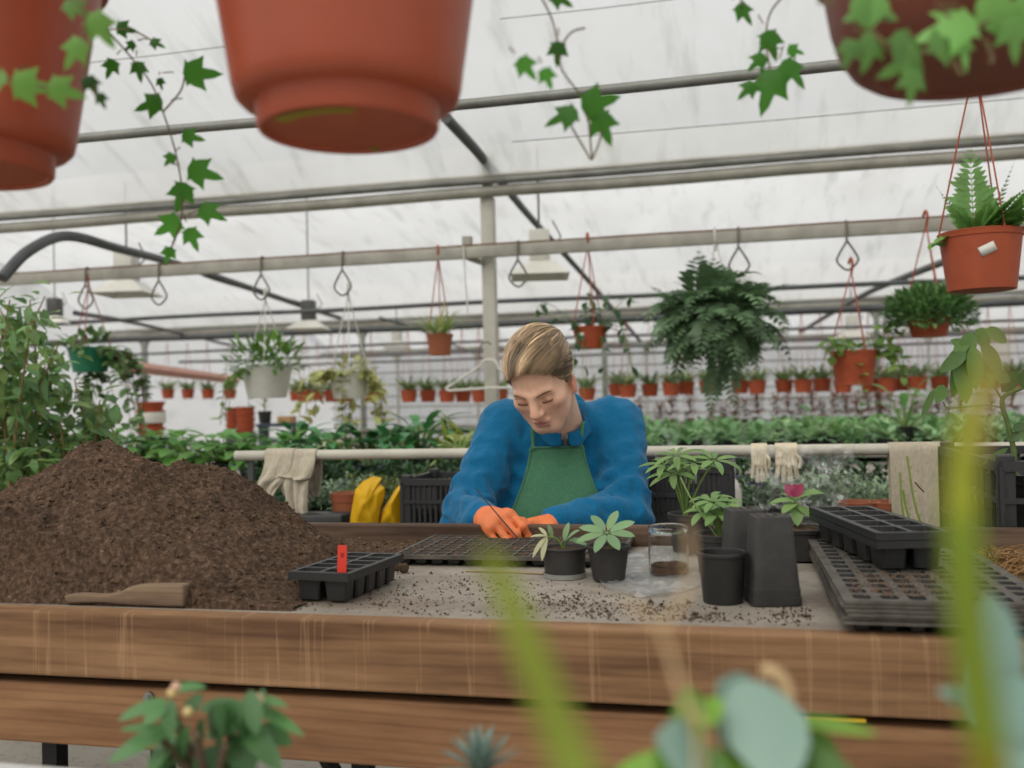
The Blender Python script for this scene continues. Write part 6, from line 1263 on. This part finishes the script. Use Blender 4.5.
# leafy budded plant
Yp = YB_-.10; t = near_pot(212, Yp, 'green leafy plant with small pale buds at the lower left, before the boards', 'budded_plant', .05, .03, BLK); o_ = np.array(t.location); dp = depth(o_); f, s, u_ = MB(), MB(), MB()
def PX(x, y, dd=0): return at(x, y, dp+dd)-o_
hubs = [(170, 705, 0), (196, 735, -.03), (238, 712, .02), (255, 715, .03), (225, 745, -.02), (180, 750, .02), (160, 735, -.01)]
for x, y, dd in hubs: s.tube(bez([np.array([rnd.uniform(-.01, .01), 0, .04]), PX((x+212)/2, (y+800)/2, dd/2), PX(x, y, dd)]), .0035, 7)
for (x, y, x2, y2, W, tn) in [(168, 700, 120, 715, 11, 1.0), (172, 690, 198, 683, 9, 1.0), (165, 705, 145, 722, 12, 1.0), (182, 722, 112, 754, 15, 1.05), (160, 728, 122, 727, 6, .9), (200, 708, 240, 702, 14, .8), (225, 705, 208, 748, 26, .6), (236, 700, 222, 735, 22, .65), (205, 737, 241, 722, 11, 1.05), (250, 705, 292, 722, 10, 1.0), (252, 700, 278, 698, 8, 1.0), (240, 720, 275, 760, 18, .65), (256, 728, 288, 740, 16, .75), (215, 745, 205, 775, 24, .65), (235, 735, 250, 768, 26, .7), (190, 745, 150, 768, 16, .9), (195, 735, 188, 768, 16, .7), (175, 735, 150, 760, 14, .9), (250, 690, 255, 730, 14, .7), (260, 712, 262, 690, 8, .8), (185, 715, 200, 695, 12, .6), (205, 720, 195, 750, 14, .6), (225, 750, 250, 770, 22, .6), (170, 700, 168, 730, 11, .7), (190, 725, 170, 770, 13, 1.0), (230, 715, 260, 740, 16, .6)]:
    a, c = PX(x, y, rnd.uniform(-.03, .03)), PX(x2, y2, rnd.uniform(-.05, .01)); L = np.linalg.norm(c-a); f.leaf(a, c-a, L*1.08, W*1.7*dp/960, -FW*.7+UP*.7, .4, .2, 7, .6, 0, (tn, tn, tn))
f.build('foliage', leafmat('budded_leaf', '5c8a52', .12, .4, .3), t); s.build('stem', mat('thick_stem', '5b4c3a', .8), t)
for (x, y, r, c_) in [(172, 693, 5, 1.1), (176, 687, 5, 1.0), (196, 740, 4.5, 1.1), (257, 701, 7, .9), (188, 712, 5, .9)]:
    b = MB(); p = PX(x, y, -.02); b.lathe([(0, -r), (r*.6, -r*.7), (r, 0), (r*.8, r*.6), (r*.3, r), (0, r*1.05)], 12); b.v = [v*dp/960+p for v in b.v]; b.build('bud', mat('cream_bud', 'd0b87e', .6) if y > 688 and x < 250 else mat('pink_bud', 'cfa68a', .6), t)
# grey spiky rosette
Yp = YB_-.06; t = near_pot(480, Yp, 'small grey green spiky rosette plant at the bottom centre', 'spiky_rosette', .035, .035); o_ = np.array(t.location); dp = depth(o_); f = MB()
for i in range(34): a = i*2.4; el_ = .35+1.1*(1-i/34); d = np.array([math.cos(a)*math.cos(el_), math.sin(a)*math.cos(el_), math.sin(el_)]); f.leaf(PX(481, 774), d, .040, .0055, (0, 0, 1), .3, .3, 5, .3, 0, tone(.2, .03))
f.tube([(0, 0, .03), PX(481, 775)], .004, 6); f.build('foliage', LGRY, t)
# round-leaved plant close to the lens
Yp = .44; t = near_pot(740, Yp, 'blurred plant with big blue green round leaves at the bottom, before the boards', 'round_leaf_plant', .045, .06); o_ = np.array(t.location); dp = .47; f, s = MB(), MB()
for (x, y, x2, y2, W, tn, k) in [(690, 745, 690, 695, 30, 1, 0), (705, 770, 670, 738, 40, 1, 1), (720, 765, 620, 765, 26, 1, 2), (730, 745, 800, 715, 62, 1, 1), (735, 730, 730, 690, 50, 1, 1), (760, 745, 815, 760, 46, .9, 1), (790, 720, 870, 728, 12, .9, 2), (770, 770, 850, 775, 40, .5, 0), (700, 700, 715, 720, 26, 1.1, 2), (730, 770, 690, 782, 44, .8, 0), (735, 750, 745, 790, 34, 1.0, 2), (800, 735, 838, 770, 30, .6, 0), (755, 770, 780, 800, 40, .9, 1), (690, 720, 662, 770, 26, .9, 0)]:
    a, c = PX(x, y, rnd.uniform(-.02, .02)), PX(x2, y2, rnd.uniform(-.04, .0)); L = np.linalg.norm(c-a); (f if k != 1 else s).leaf(a, c-a, L*1.1, W*(1.55 if k != 1 else 1.9)*dp/960, -FW*.75+UP*.65, .35, .15, 7, .5, 0, (tn, tn, tn) if k != 2 else (tn*1.35, tn*1.2, tn*.8))
f.build('green_leaves', leafmat('round_green', '6a9a3c', .12, .4, .35), t); o = s.build('blue_green_leaves', leafmat('blue_green', '93b0a2', .10, .4, .25), t); s = MB(); s.tube(bez([np.array([0, 0, .05]), PX(735, 790), PX(732, 750), PX(712, 715), PX(690, 700)]), .0028, 7); s.tube(bez([PX(735, 780), PX(760, 740), PX(790, 722)]), .0024, 6); s.build('stem', STM, t)
b = MB(); b.tube(bez([PX(786, 715), PX(788, 695), PX(782, 680), PX(772, 672), PX(762, 670)]), .0034, 7); b.tube(bez([PX(712, 715), PX(725, 705), PX(745, 702)]), .003, 7); b.build('dry_tendril', mat('dry_tendril', 'c2a57c', .7), t)
# long blades and the tall yellowing stem right before the lens
def blade(t, pts, w_, m, name, tones=None, base=None):
    o2 = np.array(t.location); P3 = bez([at(x, y, d)-o2 for x, y, d in pts], 40); b = MB(); k = len(P3); G_ = []
    for i in range(k):
        d = nrm(P3[min(i+1, k-1)]-P3[max(i-1, 0)]); sd = nrm(np.cross(d, FW)); ww = w_(i/(k-1)); G_.append([P3[i]-sd*ww, P3[i]+FW*ww*.35, P3[i]+sd*ww])
    b.grid(np.array(G_)); b.c = [np.repeat(np.array([tones(i/(k-1)) for i in range(k)]), 3, 0)] if tones else b.c; o = solid(b.build(name, m, t), .0008); return o
t = near_pot(600, .18, 'single long blurred yellow green grass blade crossing the boards at the centre', 'grass_blade', .03, .05); o_ = np.array(t.location)
blade(t, [(640, 900, .20), (588, 800, .205), (562, 735, .21), (525, 640, .215), (499, 575, .22), (482, 550, .22)], lambda u: .0048*(1-u)**.5+.0008, leafmat('blade', '8f9f3f', .1, .45, .4), 'blade', lambda u: (1.0+.25*u, 1.0+.15*u, .9))
t = near_pot(965, .18, 'tall blurred yellowing stem with beige leaves rising at the right side', 'yellowing_stem', .03, .05); o_ = np.array(t.location)
b = MB(); D_ = .215; pts = bez([at(1000, 900, D_)-o_, at(990, 768, D_)-o_, at(978, 690, D_)-o_, at(966, 600, D_)-o_, at(962, 500, D_)-o_, at(966, 420, D_)-o_, at(985, 365, D_)-o_], 40)
k = len(pts); G_ = [lambda u: (1.15, .85, .35), lambda u: (1.0, 1.05, .6), lambda u: (1.7, 1.4, .8)]
for i in range(k-1):
    u = i/k; tn = G_[0](u) if u < .22 else G_[1](u) if u < .62 else G_[2](u); b.tube([pts[i], pts[i+1]], (.0042 if u < .6 else max(.0006, .0042-.0095*(u-.6))), 8, cap=False, tone=tn)
b.build('stem', leafmat('yellow_stem', '85963a', .1, .45, .3), t); f = MB(); dp = D_
for (x, y, x2, y2, W, tn) in [(985, 385, 1000, 325, 22, (1, 1, 1)), (972, 430, 998, 355, 26, (1, .95, .9)), (968, 430, 952, 480, 22, (1.05, 1, .7)), (960, 480, 990, 410, 30, (1.05, 1, .8)), (975, 410, 1010, 380, 20, (.9, .9, .8))]:
    a, c = at(x, y, D_+.01)-o_, at(x2, y2, D_)-o_; L = np.linalg.norm(c-a); f.leaf(a, c-a, L, W*.9*dp/960, -FW*.9+UP*.3, .2, .15, 6, .5, 0, tn)
f.build('beige_leaves', leafmat('beige_leaf', 'c3b070', .1, .5, .4), t)
f = MB()
for (x, y, x2, y2, W) in [(985, 715, 1000, 600, 60), (985, 720, 1045, 690, 60), (975, 705, 945, 690, 16), (990, 760, 1060, 740, 60), (975, 720, 965, 690, 30)]:
    a, c = at(x, y, .44)-o_, at(x2, y2, .42)-o_; L = np.linalg.norm(c-a); f.leaf(a, c-a, L, W*1.3*.43/960, -FW*.85+UP*.4, .3, .12, 7, .5, 0, (.95, 1, 1))
f.build('blue_green_leaves', leafmat('blue_green', '93b0a2', .10, .4, .25), t)
t = near_pot(665, .26, 'pale dry forked twig, blurred before the front board', 'forked_twig', .03, .05, None, 'twig'); o_ = np.array(t.location); b = MB(); D_ = .30
b.tube(bez([np.array([0, 0, .04]), at(700, 780, D_-.02)-o_, at(688, 715, D_-.01)-o_, at(668, 650, D_)-o_, at(660, 630, D_)-o_, at(640, 612, D_)-o_, at(626, 598, D_)-o_]), .0009, 6); b.tube(bez([at(660, 632, D_)-o_, at(676, 610, D_)-o_, at(688, 585, D_)-o_, at(690, 545, D_)-o_, at(688, 525, D_)-o_]), .0009, 6); b.build('twig', mat('dry_tendril', 'c2a57c', .7), t)
